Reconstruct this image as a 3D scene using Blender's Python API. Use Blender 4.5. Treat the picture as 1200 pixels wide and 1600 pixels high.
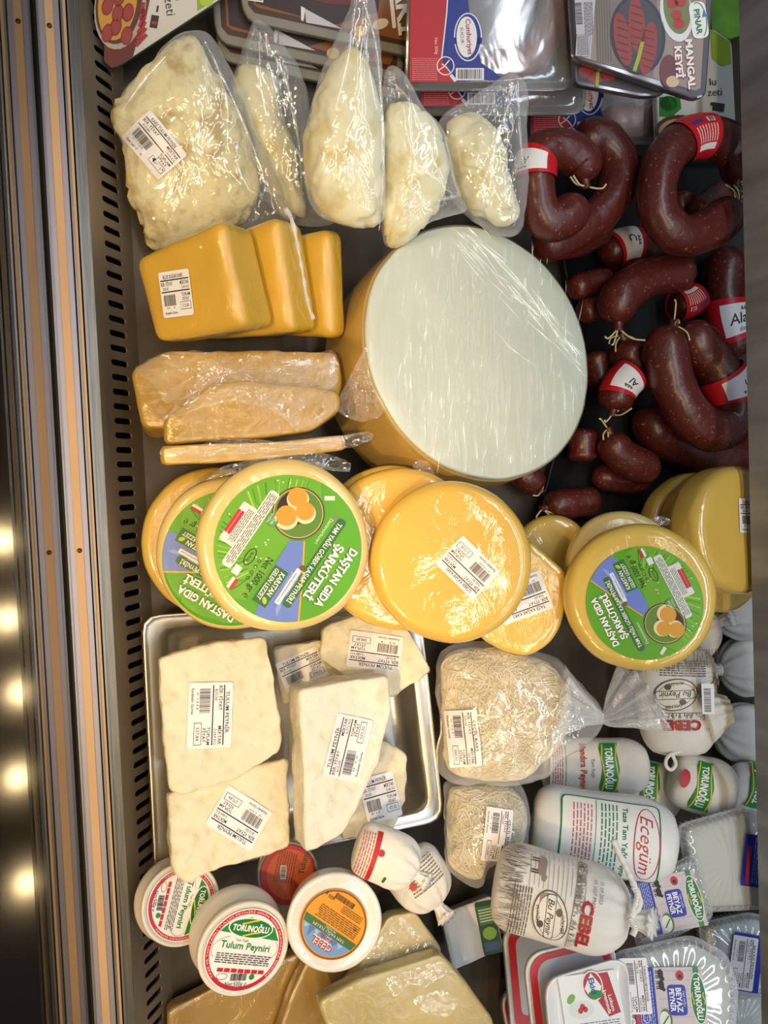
import bpy, bmesh, math, random
from mathutils import Vector, Matrix, noise

for _o in list(bpy.data.objects):
    bpy.data.objects.remove(_o)
SC = bpy.context.scene
COL = SC.collection
pi, sin, cos = math.pi, math.sin, math.cos

# ------------------------------------------------------------------ camera
# X runs from the customer side of the case to its back, Y along the case, Z up; the deck is z = 0.
F = 1250.0
CAM = Vector((0.0, 0.0, 0.85))
YC = Vector((-0.0413, 0.998, 0.041)).normalized()
DC = Vector((-455.0, 32.5, -1250.0)).normalized()
ZC = (-DC - YC * (-DC).dot(YC)).normalized()
XC = YC.cross(ZC)
R = Matrix((XC, YC, ZC))
cam_d = bpy.data.cameras.new('camera')
cam_d.sensor_fit = 'AUTO'
cam_d.sensor_width = 36.0
cam_d.lens = F / 1600.0 * 36.0
cam_d.clip_start = 0.01
cam = bpy.data.objects.new('camera', cam_d)
COL.objects.link(cam)
cam.matrix_world = Matrix.Translation(CAM) @ R.to_4x4()
SC.camera = cam

# ------------------------------------------------------------------ light
SC.view_settings.view_transform = 'Standard'
SC.view_settings.look = 'None'
SC.view_settings.gamma = 1.0
SC.view_settings.exposure = 0.26
W = bpy.data.worlds.new('world')
SC.world = W
W.use_nodes = True
W.node_tree.nodes['Background'].inputs[0].default_value = (0.92, 0.95, 1.0, 1)
W.node_tree.nodes['Background'].inputs[1].default_value = 0.12


def area(name, loc, target, sx, sy, power, col):
    d = bpy.data.lights.new(name, 'AREA')
    d.shape = 'RECTANGLE'
    d.size, d.size_y, d.energy, d.color = sx, sy, power, col
    o = bpy.data.objects.new(name, d)
    COL.objects.link(o)
    o.location = loc
    z = (Vector(loc) - Vector(target)).normalized()
    y = Vector((0, 1, 0))
    x = y.cross(z).normalized()
    y = z.cross(x)
    o.matrix_world = Matrix.Translation(loc) @ Matrix((x, y, z)).transposed().to_4x4()
    return o


# cool LED strip of the case canopy, then unseen strips added for glints
area('cool_strip', (0.54, 0.0, 0.98), (0.36, 0, 0.05), 0.025, 2.2, 1.9, (0.78, 0.89, 1.0))
area('cool_strip', (0.86, 0.0, 1.05), (0.45, 0, 0.05), 0.03, 2.2, 2.2, (0.78, 0.89, 1.0))  # added strip, gives direct glare on the wheel film
area('added_strip_light', (0.45, 0.2, 2.3), (0.4, 0, 0.0), 0.06, 2.0, 9.0, (0.88, 0.94, 1.0))  # added overhead strip, narrow for crisp glints
area('added_strip_light', (-0.25, -0.1, 2.3), (0.25, 0, 0.0), 0.06, 2.0, 4.0, (1.0, 0.93, 0.84))  # added overhead strip with a warmer tint


def spot(name, loc, target, power, col, angle=70):
    d = bpy.data.lights.new(name, 'SPOT')
    d.energy, d.color, d.spot_size, d.spot_blend, d.shadow_soft_size = power, col, math.radians(angle), 0.5, 0.03
    o = bpy.data.objects.new(name, d)
    COL.objects.link(o)
    o.location = loc
    o.rotation_euler = (Vector(target) - Vector(loc)).to_track_quat('-Z', 'Y').to_euler()
    return o


WARM = (1.0, 0.64, 0.30)
spot('warm_downlight', (-0.80, -0.65, 1.5), (-0.02, -0.34, 0.05), 46, WARM, 34)
spot('warm_downlight', (-0.80, -0.15, 1.5), (-0.02, -0.08, 0.05), 46, WARM, 34)
spot('warm_downlight', (-0.80, 0.45, 1.5), (-0.04, 0.22, 0.05), 26, WARM, 34)


# ------------------------------------------------------------------ geometry helpers
def ray(px, py):
    return R @ Vector(((px - 600) / F, (800 - py) / F, -1.0))


def at(px, py, z):
    r = ray(px, py)
    return CAM + r * ((z - CAM.z) / r.z)


def mpp(p):
    return -(R.transposed() @ (p - CAM)).z / F


def basis(n, spin):
    a = math.radians(spin)
    v = R @ Vector((cos(a), sin(a), 0))
    x = (v - n * v.dot(n)).normalized()
    return Matrix((x, n.cross(x), n)).transposed()


def frame(px, py, z, w=0.0, ra=0.0, rb=0.0, spin=0.0):
    """A frame standing at height z where the photograph shows (px, py). w = 0 faces the viewer, w = 1 lies level."""
    p = at(px, py, z)
    n = (CAM - p).normalized().lerp(Vector((0, 0, 1)), w) + R @ Vector((ra, rb, 0))
    return Matrix.Translation(p) @ basis(n.normalized(), spin).to_4x4()


def hexc(h):
    h = h.lstrip('#')
    c = [int(h[i:i + 2], 16) / 255 for i in (0, 2, 4)]
    return tuple(x / 12.92 if x <= 0.04045 else ((x + 0.055) / 1.055) ** 2.4 for x in c) + (1.0,)


def catmull(pts, n=8, closed=False):
    pts = [Vector(p) for p in pts]
    out = []
    N = len(pts)
    rng = range(N) if closed else range(N - 1)
    for i in rng:
        if closed:
            p0, p1, p2, p3 = pts[i - 1], pts[i], pts[(i + 1) % N], pts[(i + 2) % N]
        else:
            p1, p2 = pts[i], pts[i + 1]
            p0 = pts[i - 1] if i else p1 * 2 - p2
            p3 = pts[i + 2] if i + 2 < N else p2 * 2 - p1
        for k in range(n):
            t = k / n
            out.append(0.5 * (2 * p1 + (p2 - p0) * t + (2 * p0 - 5 * p1 + 4 * p2 - p3) * t * t + (3 * p1 - p0 - 3 * p2 + p3) * t ** 3))
    if not closed:
        out.append(pts[-1])
    return out


def corners(poly, r=8, n=4):
    """Outline with each corner rounded by about r."""
    out = []
    N = len(poly)
    for i in range(N):
        p0, p, p1 = Vector(poly[i - 1]), Vector(poly[i]), Vector(poly[(i + 1) % N])
        a = p + (p0 - p).normalized() * min(r, (p0 - p).length * 0.45)
        b = p + (p1 - p).normalized() * min(r, (p1 - p).length * 0.45)
        for k in range(n + 1):
            t = k / n
            out.append(a * (1 - t) ** 2 + p * 2 * t * (1 - t) + b * t * t)
    return out


def resample(pts, n):
    pts = [Vector(p) for p in pts]
    P = pts + [pts[0]]
    L = [0.0]
    for a, b in zip(P, P[1:]):
        L.append(L[-1] + (b - a).length)
    out, j = [], 0
    for i in range(n):
        s = L[-1] * i / n
        while L[j + 1] < s:
            j += 1
        t = (s - L[j]) / max(1e-9, L[j + 1] - L[j])
        out.append(P[j].lerp(P[j + 1], t))
    return out


def fbm(p, f, seed, o=3):
    v, a, q = 0.0, 1.0, Vector(p) * f + Vector((seed * 7.31, seed * 3.77, seed * 5.13))
    for _ in range(o):
        v += a * noise.noise(q)
        q, a = q * 2.03, a * 0.5
    return v


def mesh(name, vs, fs, mats, parent=None, smooth=True, idx=None):
    me = bpy.data.meshes.new(name)
    me.from_pydata([tuple(v) for v in vs], [], fs)
    for m in (mats if isinstance(mats, (list, tuple)) else [mats]):
        me.materials.append(m)
    if idx:
        me.polygons.foreach_set('material_index', idx)
    me.polygons.foreach_set('use_smooth', [smooth] * len(me.polygons))
    me.update()
    o = bpy.data.objects.new(name, me)
    COL.objects.link(o)
    if parent is not None:
        o.parent = parent
    return o


def tag(o, label, cat, group=None, kind=None):
    o['label'], o['category'] = label, cat
    if group:
        o['group'] = group
    if kind:
        o['kind'] = kind
    return o


def rings(loops, close0=True, close1=True):
    """Faces between equal-length loops, ends closed with a centre fan."""
    vs, fs = [], []
    n = len(loops[0])
    for l in loops:
        vs.extend(l)
    for a in range(len(loops) - 1):
        for i in range(n):
            j = (i + 1) % n
            fs.append((a * n + i, a * n + j, (a + 1) * n + j, (a + 1) * n + i))
    if close0:
        c = sum((Vector(v) for v in loops[0]), Vector()) / n
        vs.append(c)
        k = len(vs) - 1
        fs.extend((k, (i + 1) % n, i) for i in range(n))
    if close1:
        c = sum((Vector(v) for v in loops[-1]), Vector()) / n
        vs.append(c)
        k, b = len(vs) - 1, (len(loops) - 1) * n
        fs.extend((k, b + i, b + (i + 1) % n) for i in range(n))
    return vs, fs


def lathe(prof, n=64, sx=1.0, sy=1.0, wob=0.0, seed=0):
    """prof: (radius, z) from the back centre to the front centre, without the centre points."""
    loops = []
    for r, z in prof:
        l = []
        for i in range(n):
            a = 2 * pi * i / n
            k = 1 + wob * fbm((cos(a), sin(a), z * 0.004), 1.3, seed)
            l.append(Vector((r * k * sx * cos(a), r * k * sy * sin(a), z)))
        loops.append(l)
    return rings(loops)


def displace(vs, fs, amp, freq, seed, o=3, onlyz=False):
    nr = [Vector() for _ in vs]
    for f in fs:
        a, b, c = vs[f[0]], vs[f[1]], vs[f[2]]
        q = (Vector(b) - Vector(a)).cross(Vector(c) - Vector(a))
        for i in f:
            nr[i] += q
    out = []
    for v, q in zip(vs, nr):
        d = Vector((0, 0, 1)) if onlyz else (q.normalized() if q.length > 1e-12 else Vector((0, 0, 1)))
        out.append(Vector(v) + d * amp * fbm(v, freq, seed, o))
    return out


def roundbox(w, h, d, r, n=10):
    """Rounded box centred on the origin."""
    bm = bmesh.new()
    bmesh.ops.create_cube(bm, size=1.0)
    bmesh.ops.subdivide_edges(bm, edges=bm.edges[:], cuts=n, use_grid_fill=True)
    H = Vector((w / 2, h / 2, d / 2))
    vs = []
    for v in bm.verts:
        # push the grid lines towards the edges so that the rounding has enough of them
        p = Vector([math.copysign(1 - (1 - min(1, abs(2 * c))) ** 1.5, c) * s for c, s in zip(v.co, H)])
        q = Vector([max(-s + r, min(s - r, c)) for c, s in zip(p, H)])
        e = p - q
        vs.append(q + e.normalized() * r if e.length > 1e-9 else p)
    bm.verts.index_update()
    fs = [tuple(v.index for v in f.verts) for f in bm.faces]
    bm.free()
    return vs, fs


class Path:
    """A smooth tube axis with a frame whose zero angle looks to local +z."""

    def __init__(self, pts, n=8):
        self.p = catmull(pts, n)
        self.flat = 1.0
        self.s = [0.0]
        for a, b in zip(self.p, self.p[1:]):
            self.s.append(self.s[-1] + (b - a).length)
        self.L = self.s[-1]
        self.f = []
        N = len(self.p)
        for i in range(N):
            t = (self.p[min(N - 1, i + 1)] - self.p[max(0, i - 1)]).normalized()
            z = Vector((0, 0, 1))
            z = (z - t * z.dot(t))
            z = z.normalized() if z.length > 1e-6 else Vector((0, 1, 0))
            self.f.append((t, t.cross(z), z))

    def get(self, s):
        s = max(0.0, min(self.L, s))
        j = 0
        while j < len(self.s) - 2 and self.s[j + 1] < s:
            j += 1
        t = (s - self.s[j]) / max(1e-9, self.s[j + 1] - self.s[j])
        lp = lambda a, b: a.lerp(b, t)
        return lp(self.p[j], self.p[j + 1]), [lp(a, b).normalized() for a, b in zip(self.f[j], self.f[j + 1])]

    def on(self, s, th, r):
        p, (t, y, z) = self.get(s)
        return p + (z * (cos(th) * self.flat) + y * sin(th)) * r

    def tube(self, rad, n=24, m=40, pleat=None):
        loops = []
        for i in range(m + 1):
            u = i / m
            p, (t, y, z) = self.get(u * self.L)
            r = rad(u)
            l = []
            for k in range(n):
                a = 2 * pi * k / n
                q = r * (1 + (pleat(u, a) if pleat else 0))
                l.append(p + (z * (cos(a) * self.flat) + y * sin(a)) * q)
            loops.append(l)
        return rings(loops)


# resting height of every product, found by letting each one down onto what lies under it
ZT = {'brown2': 0.0220, 'brown1': 0.0370, 'brown0': 0.0580, 'cum2': 0.0490, 'cum1': 0.0970, 'cum0': 0.1360, 'grn_b': 0.0190, 'grn_a': 0.1080, 'mang1': 0.1960, 'mang0':
      0.2140, 'grn_c': 0.0490, 'tray': 0.0145, 'sg1': 0.0340, 'sg2': 0.0400, 'sk2': 0.0220, 'sn': 0.0190, 'sm': 0.0340, 'sl': 0.0220, 'sk': 0.0250, 'scin1': 0.0220,
      'scin2': 0.0550, 'sc2': 0.0280, 'sc': 0.0430, 'sb': 0.0820, 'sa': 0.1240, 'se': 0.0340, 'sdd': 0.0310, 'sf2': 0.0520, 'sf': 0.0790, 'sd': 0.1300, 'sh': 0.0340,
      'sj': 0.0580, 'si': 0.0700, 'su': 0.1010, 'wheel': 0.1335, 'bag5': 0.1300, 'bag4': 0.1480, 'bag2': 0.0280, 'bag3': 0.1540, 'bag1': 0.0430, 'blk2': 0.0910, 'blk1':
      0.1090, 'blk0': 0.1390, 'half1': 0.1030, 'half2': 0.1390, 'slab0': 0.1510, 'vac': 0.0400, 'bs1': 0.0310, 'bs2': 0.0550, 'bs3': 0.0760, 'bs4': 0.1060, 'pan': 0.0465,
      'tb_l': 0.0880, 'tb_o': 0.0790, 'tb_m': 0.1390, 'tb_n': 0.1510, 'tn': 0.0500, 'to': 0.0850, 'tp': 0.0700, 'tl': 0.1000, 'tk': 0.1090, 'tm': 0.1360, 'sk1': 0.0700,
      'sk0': 0.1450, 'bk3': 0.0300, 'bk2': 0.0330, 'bk1': 0.0470, 'bk0': 0.0520, 'tr3': 0.0550, 'tr1': 0.0340, 'tr2': 0.0900, 'tr0': 0.0430, 'bx5': 0.0390, 'bx1': 0.1480,
      'bx2': 0.0480, 'bx0': 0.1570, 'bx3': 0.2050, 'ek3': 0.0340, 'ek2': 0.0490, 'ek1': 0.1690, 'ek0': 0.1990, 'shr2': 0.0850, 'shr1': 0.0880, 'cb1': 0.0820, 'ece':
      0.1210, 'cb0': 0.1720, 'rc_c': 0.0640, 'rc_b': 0.0970, 'rc_d0': 0.1330, 'rc_d1': 0.1630, 'rc_g': 0.0610, 'rc_f': 0.1120, 'rc_j1': 0.0840, 'rc_j2': 0.1140, 'rc_j3':
      0.1670, 'rc_h': 0.1330, 'rc_a': 0.1720, 'rc_e': 0.2080, 'rc_i': 0.1900}
ITEMS = []


class Item:
    """One product: a root Empty at its place, with its parts in local metres."""

    def __init__(self, key, name, label, cat, px, py, z, w=0.0, ra=0.0, rb=0.0, spin=0.0, group=None):
        z = ZT.get(key, z)
        self.key, self.z, self.group = key, z, group
        self.M = frame(px, py, z, w, ra, rb, spin)
        self.I = self.M.inverted()
        self.u = mpp(self.M.translation)
        o = bpy.data.objects.new(name, None)
        COL.objects.link(o)
        o.empty_display_size = 0.02
        o.matrix_world = self.M
        self.o = tag(o, label, cat, group)
        ITEMS.append(self)

    def loc(self, px, py, h=0.0):
        """Local point at height h (picture units) above the item's plane, where the photograph shows (px, py)."""
        o, d = self.I @ CAM, self.I.to_3x3() @ ray(px, py)
        return o + d * ((h * self.u - o.z) / d.z)

    def outline(self, pts, h=0.0):
        return [self.loc(p[0], p[1], h) for p in pts]

    def put(self, name, vf, mat, parent=None, smooth=True, idx=None):
        return mesh(name, vf[0], vf[1], mat, parent or self.o, smooth, idx)

    def dir(self, px, py, spin, h=0.0):
        """2D placement on the item's plane: origin and unit axes for print that reads along image angle spin."""
        a = math.radians(spin)
        p = self.loc(px, py, h)
        q = self.loc(px + 10 * cos(a), py - 10 * sin(a), h)
        x = (q - p).normalized()
        y = Vector((-x.y, x.x, 0))
        return p, x, y

    def slab(self, name, pts, prof, mat, parent=None, n=72, disp=None, smooth=True, raw=False):
        """Body with the photographed outline as its front face; prof: (inset scale, z) from back to front, z in picture units."""
        base = resample(self.outline(pts), n)
        c = sum(base, Vector()) / n
        loops = [[c + (p - c) * s + Vector((0, 0, z * self.u)) for p in base] for s, z in prof]
        vs, fs = rings(loops)
        if disp:
            vs = displace(vs, fs, disp[0] * self.u, disp[1], disp[2], disp[3] if len(disp) > 3 else 3)
        return (vs, fs) if raw else self.put(name, (vs, fs), mat, parent, smooth)


def block_prof(d, e=3, rows=5, cap=7):
    """Straight-sided block of depth d with a small edge rounding e (scale insets are in hundredths)."""
    k = e / 100.0
    p = [(0.4, -d), (0.8, -d), (1 - k, -d), (1.0, -d + e)]
    p += [(1.0, -d + e + (d - 2 * e) * i / rows) for i in range(1, rows)]
    p += [(1.0, -e), (1 - k * 0.3, -e * 0.3), (1 - k, 0)]
    p += [((1 - k) * (1 - i / cap), 0) for i in range(1, cap)]
    return p


def dome_prof(t, back, n=8):
    """Pillow: full bulge t to the front, back to the rear."""
    p = [(sin(pi / 2 * i / n), -back * cos(pi / 2 * i / n)) for i in range(1, n)]
    p.append((1.0, 0.0))
    p += [(cos(pi / 2 * i / n), t * sin(pi / 2 * i / n)) for i in range(1, n)]
    return p


# ------------------------------------------------------------------ materials
MATS = {}


def nodes(name):
    m = bpy.data.materials.new(name)
    m.use_nodes = True
    nt = m.node_tree
    return m, nt, nt.nodes['Principled BSDF']


def mat(name, col, rough=0.5, metal=0.0, var=0.0, vscale=20.0, col2=None, bump=0.0, bscale=60.0, stretch=(1, 1, 1), rot=(0, 0, 0),
        coat=0.0, coat_rough=0.08, cbump=0.0, cscale=50.0, cstretch=(1, 1, 1), crot=(0, 0, 0), sss=0.0, alpha=1.0, spec=0.5, ramp=(0.35, 0.65), trans=0.0, ior=1.45, detail=4.0):
    if name in MATS:
        return MATS[name]
    m, nt, b = nodes(name)
    N, L = nt.nodes, nt.links
    c = hexc(col) if isinstance(col, str) else col
    b.inputs['Base Color'].default_value = c
    b.inputs['Roughness'].default_value = rough
    b.inputs['Metallic'].default_value = metal
    b.inputs['Specular IOR Level'].default_value = spec
    b.inputs['Alpha'].default_value = alpha
    b.inputs['IOR'].default_value = ior
    b.inputs['Transmission Weight'].default_value = trans
    if sss:
        b.inputs['Subsurface Weight'].default_value = sss
        b.inputs['Subsurface Radius'].default_value = (0.008, 0.006, 0.003)
        b.inputs['Subsurface Scale'].default_value = 1.0
    tc = N.new('ShaderNodeTexCoord')

    def tex(scale, st, ro):
        mp = N.new('ShaderNodeMapping')
        mp.inputs['Scale'].default_value = st
        mp.inputs['Rotation'].default_value = ro
        L.new(tc.outputs['Object'], mp.inputs['Vector'])
        t = N.new('ShaderNodeTexNoise')
        t.inputs['Scale'].default_value = scale
        t.inputs['Detail'].default_value = detail
        L.new(mp.outputs[0], t.inputs['Vector'])
        return t
    if var or col2:
        t = tex(vscale, stretch, rot)
        r = N.new('ShaderNodeValToRGB')
        r.color_ramp.elements[0].position, r.color_ramp.elements[1].position = ramp
        c2 = hexc(col2) if col2 else tuple(x * (1 - var) for x in c[:3]) + (1,)
        r.color_ramp.elements[0].color, r.color_ramp.elements[1].color = c2, c
        L.new(t.outputs['Fac'], r.inputs['Fac'])
        L.new(r.outputs['Color'], b.inputs['Base Color'])
    if bump:
        t = tex(bscale, stretch, rot)
        q = N.new('ShaderNodeBump')
        q.inputs['Strength'].default_value = bump
        q.inputs['Distance'].default_value = 0.004
        L.new(t.outputs['Fac'], q.inputs['Height'])
        L.new(q.outputs[0], b.inputs['Normal'])
    if coat:
        b.inputs['Coat Weight'].default_value = coat
        b.inputs['Coat Roughness'].default_value = coat_rough
        b.inputs['Coat IOR'].default_value = 1.75
        if cbump:
            t = tex(cscale, cstretch, crot)
            t.inputs['Distortion'].default_value = 1.2
            t.inputs['Roughness'].default_value = 0.6
            q = N.new('ShaderNodeBump')
            q.inputs['Strength'].default_value = cbump
            q.inputs['Distance'].default_value = 0.004
            L.new(t.outputs['Fac'], q.inputs['Height'])
            L.new(q.outputs[0], b.inputs['Coat Normal'])
    MATS[name] = m
    return m


def film(name, tint='#f4f8ff', haze=0.10, rim=0.45, rough=0.12, bump=0.7, scale=70.0, stretch=(1, 1, 1), rot=(0, 0, 0), glint=0.07):
    """Clear packaging film: see-through face on, whiter and glossier towards the rim, finely creased."""
    if name in MATS:
        return MATS[name]
    m, nt, b = nodes(name)
    N, L = nt.nodes, nt.links
    b.inputs['Base Color'].default_value = hexc(tint)
    b.inputs['Roughness'].default_value = rough
    b.inputs['Specular IOR Level'].default_value = 1.0
    b.inputs['Coat Weight'].default_value = 1.0
    b.inputs['Coat Roughness'].default_value = rough * 0.6
    tc = N.new('ShaderNodeTexCoord')
    mp = N.new('ShaderNodeMapping')
    mp.inputs['Scale'].default_value = stretch
    mp.inputs['Rotation'].default_value = rot
    L.new(tc.outputs['Object'], mp.inputs['Vector'])
    t = N.new('ShaderNodeTexNoise')
    t.inputs['Scale'].default_value = scale
    t.inputs['Detail'].default_value = 3.0
    t.inputs['Distortion'].default_value = 0.8
    L.new(mp.outputs[0], t.inputs['Vector'])
    q = N.new('ShaderNodeBump')
    q.inputs['Strength'].default_value = bump
    q.inputs['Distance'].default_value = 0.004
    L.new(t.outputs['Fac'], q.inputs['Height'])
    L.new(q.outputs[0], b.inputs['Normal'])
    L.new(q.outputs[0], b.inputs['Coat Normal'])
    lw = N.new('ShaderNodeLayerWeight')
    lw.inputs['Blend'].default_value = 0.35
    L.new(q.outputs[0], lw.inputs['Normal'])
    ma = N.new('ShaderNodeMath')
    ma.operation = 'MULTIPLY_ADD'
    L.new(lw.outputs['Facing'], ma.inputs[0])
    ma.inputs[1].default_value = rim
    ma.inputs[2].default_value = haze
    tr = N.new('ShaderNodeBsdfTransparent')
    tr.inputs[0].default_value = (0.97, 0.98, 0.98, 1)
    mx = N.new('ShaderNodeMixShader')
    L.new(ma.outputs[0], mx.inputs[0])
    L.new(tr.outputs[0], mx.inputs[1])
    L.new(b.outputs[0], mx.inputs[2])
    gs = N.new('ShaderNodeBsdfGlossy')
    gs.inputs['Color'].default_value = (glint, glint, glint, 1)
    gs.inputs['Roughness'].default_value = rough
    L.new(q.outputs[0], gs.inputs['Normal'])
    ad = N.new('ShaderNodeAddShader')
    L.new(mx.outputs[0], ad.inputs[0])
    L.new(gs.outputs[0], ad.inputs[1])
    L.new(ad.outputs[0], N['Material Output'].inputs['Surface'])
    MATS[name] = m
    return m


def ink(h):
    return mat('ink_' + h.lstrip('#'), h, 0.35, spec=0.4)


# ------------------------------------------------------------------ print: flat lettering and shapes
GLYPH = {}


def glyphs(s, bold=0.0, shear=0.0):
    k = (s, bold, shear)
    if k not in GLYPH:
        c = bpy.data.curves.new('glyph', 'FONT')
        c.body = s
        c.resolution_u = 2
        c.offset = bold
        c.shear = shear
        c.size = 1.0
        o = bpy.data.objects.new('glyph', c)
        COL.objects.link(o)
        dg = bpy.context.evaluated_depsgraph_get()
        me = o.evaluated_get(dg).to_mesh()
        vs = [(v.co.x, v.co.y) for v in me.vertices]
        fs = [tuple(p.vertices) for p in me.polygons]
        o.evaluated_get(dg).to_mesh_clear()
        bpy.data.objects.remove(o)
        bpy.data.curves.remove(c)
        GLYPH[k] = (vs, fs)
    return GLYPH[k]


class Print:
    """Shapes in label units (x right, y up), stacked in layers, built as one thin mesh."""

    def __init__(self):
        self.items = []

    def poly(self, pts, col, layer=1):
        self.items.append(([(p[0], p[1]) for p in pts], [tuple(range(len(pts)))], col, layer))

    def rect(self, x, y, w, h, col, layer=1, rot=0.0, r=0.0):
        a = math.radians(rot)
        pts = [(-w / 2, -h / 2), (w / 2, -h / 2), (w / 2, h / 2), (-w / 2, h / 2)]
        if r:
            pts = [(p.x, p.y) for p in corners(pts, r, 3)]
        self.poly([(x + p[0] * cos(a) - p[1] * sin(a), y + p[0] * sin(a) + p[1] * cos(a)) for p in pts], col, layer)

    def oval(self, x, y, rx, ry, col, layer=1, rot=0.0, n=28, a0=0, a1=360):
        a = math.radians(rot)
        pts = []
        full = a1 - a0 >= 360
        for i in range(n if full else n + 1):
            t = math.radians(a0 + (a1 - a0) * i / n)
            p = (rx * cos(t), ry * sin(t))
            pts.append((x + p[0] * cos(a) - p[1] * sin(a), y + p[0] * sin(a) + p[1] * cos(a)))
        self.poly(pts, col, layer)

    def ring(self, x, y, rx, ry, wd, col, layer=1, rot=0.0, n=36, a0=0, a1=360):
        a = math.radians(rot)
        vs, fs = [], []
        for i in range(n + 1):
            t = math.radians(a0 + (a1 - a0) * i / n)
            for k in (0, wd):
                p = ((rx - k) * cos(t), (ry - k) * sin(t))
                vs.append((x + p[0] * cos(a) - p[1] * sin(a), y + p[0] * sin(a) + p[1] * cos(a)))
        for i in range(n):
            fs.append((2 * i, 2 * i + 2, 2 * i + 3, 2 * i + 1))
        self.items.append((vs, fs, col, layer))

    def stroke(self, pts, wd, col, layer=1):
        P = [Vector((p[0], p[1])) for p in pts]
        vs, fs = [], []
        for i, p in enumerate(P):
            t = (P[min(len(P) - 1, i + 1)] - P[max(0, i - 1)]).normalized()
            nrm = Vector((-t.y, t.x)) * wd / 2
            vs += [tuple(p + nrm), tuple(p - nrm)]
        fs = [(2 * i, 2 * i + 1, 2 * i + 3, 2 * i + 2) for i in range(len(P) - 1)]
        self.items.append((vs, fs, col, layer))

    def text(self, s, x, y, h, col, layer=2, rot=0.0, bold=0.0, width=None, align='C', shear=0.0, arc=None):
        """Cap height h; x, y is the middle (C), the left end (L) or the right end (R) of the line; width squeezes it."""
        vs, fs = glyphs(s, bold, shear)
        if not vs:
            return
        x0, x1 = min(v[0] for v in vs), max(v[0] for v in vs)
        k = h / 0.73
        kx = width / (x1 - x0) if width else k
        ox = {'C': (x0 + x1) / 2, 'L': x0, 'R': x1}[align]
        a = math.radians(rot)
        out = []
        for v in vs:
            p = ((v[0] - ox) * kx, v[1] * k - h / 2)
            if arc:      # wrap the line round a circle of radius arc about (x, y); rot is where its middle sits
                t = a - p[0] / arc
                out.append((x + (arc + p[1]) * cos(t), y + (arc + p[1]) * sin(t)))
            else:
                out.append((x + p[0] * cos(a) - p[1] * sin(a), y + p[0] * sin(a) + p[1] * cos(a)))
        self.items.append((out, fs, col, layer))

    def barcode(self, x, y, w, h, layer=2, seed=1, col='#17171a', rot=0.0):
        rnd = random.Random(seed)
        a = math.radians(rot)
        t = -w / 2
        while t < w / 2:
            b = w * rnd.choice((0.012, 0.02, 0.03))
            cx = t + b / 2
            self.rect(x + cx * cos(a), y + cx * sin(a), b, h, col, layer, rot)
            t += b + w * rnd.choice((0.012, 0.016, 0.026))

    def lines(self, x, y, w, h, n, col, layer=2, rot=0.0, seed=1, wd=0.45):
        """Small print too fine to read: rows of short dashes."""
        rnd = random.Random(seed)
        a = math.radians(rot)
        for i in range(n):
            yy = h / 2 - h * (i + 0.5) / n
            t = -w / 2
            while t < w / 2 - w * 0.03:
                b = min(w * rnd.uniform(0.04, 0.13), w / 2 - t)
                cx = t + b / 2
                self.rect(x + cx * cos(a) - yy * sin(a), y + cx * sin(a) + yy * cos(a), b, h / n * wd, col, layer, rot)
                t += b + w * 0.018

    def build(self, name, parent, f, cut=None):
        """f(x, y, layer) gives the local point; cut: longest edge before bending."""
        cols = []
        vs, fs, idx = [], [], []
        for v, fa, col, layer in self.items:
            if col not in cols:
                cols.append(col)
            ci = cols.index(col)
            if cut:
                bm = bmesh.new()
                bv = [bm.verts.new((p[0], p[1], 0)) for p in v]
                for q in fa:
                    try:
                        bm.faces.new([bv[i] for i in q])
                    except ValueError:
                        pass
                for _ in range(5):
                    e = [e for e in bm.edges if e.calc_length() > cut]
                    if not e:
                        break
                    bmesh.ops.triangulate(bm, faces=[g for g in bm.faces if len(g.verts) > 4])
                    e = [e for e in bm.edges if e.calc_length() > cut]
                    bmesh.ops.subdivide_edges(bm, edges=e, cuts=1)
                bmesh.ops.triangulate(bm, faces=[g for g in bm.faces if len(g.verts) > 4])
                bm.verts.index_update()
                v = [(q.co.x, q.co.y) for q in bm.verts]
                fa = [tuple(q.index for q in g.verts) for g in bm.faces]
                bm.free()
            b = len(vs)
            vs += [f(p[0], p[1], layer) for p in v]
            for q in fa:
                fs.append(tuple(b + i for i in q))
                idx.append(ci)
        return mesh(name, vs, fs, [ink(c) for c in cols], parent, False, idx)


EPS = 0.00016


def flat_map(it, px, py, spin, h=0.0, lift=0.0006, k=1.0, sy=1.0):
    """Lays print on an item's plane at (px, py); one label unit is one picture unit there."""
    p, x, y = it.dir(px, py, spin, h)
    u = it.u * k
    return lambda a, b, l: p + x * (a * u) + y * (b * u * sy) + Vector((0, 0, lift + EPS * l))


def surf_z(vs, fs):
    from mathutils.bvhtree import BVHTree
    t = BVHTree.FromPolygons([Vector(v) for v in vs], fs)

    def z(x, y, default=0.0):
        hit = t.ray_cast(Vector((x, y, 1.0)), Vector((0, 0, -1)))
        return hit[0].z if hit[0] else default
    return z


def drape_map(it, px, py, spin, z, lift=0.0008, k=1.0):
    """Lays print over a bulging front surface; z(x, y) is that surface's height."""
    p, x, y = it.dir(px, py, spin, 0.0)
    u = it.u * k

    def f(a, b, l):
        q = p + x * (a * u) + y * (b * u)
        return Vector((q.x, q.y, z(q.x, q.y) + lift + EPS * l))
    return f


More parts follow.
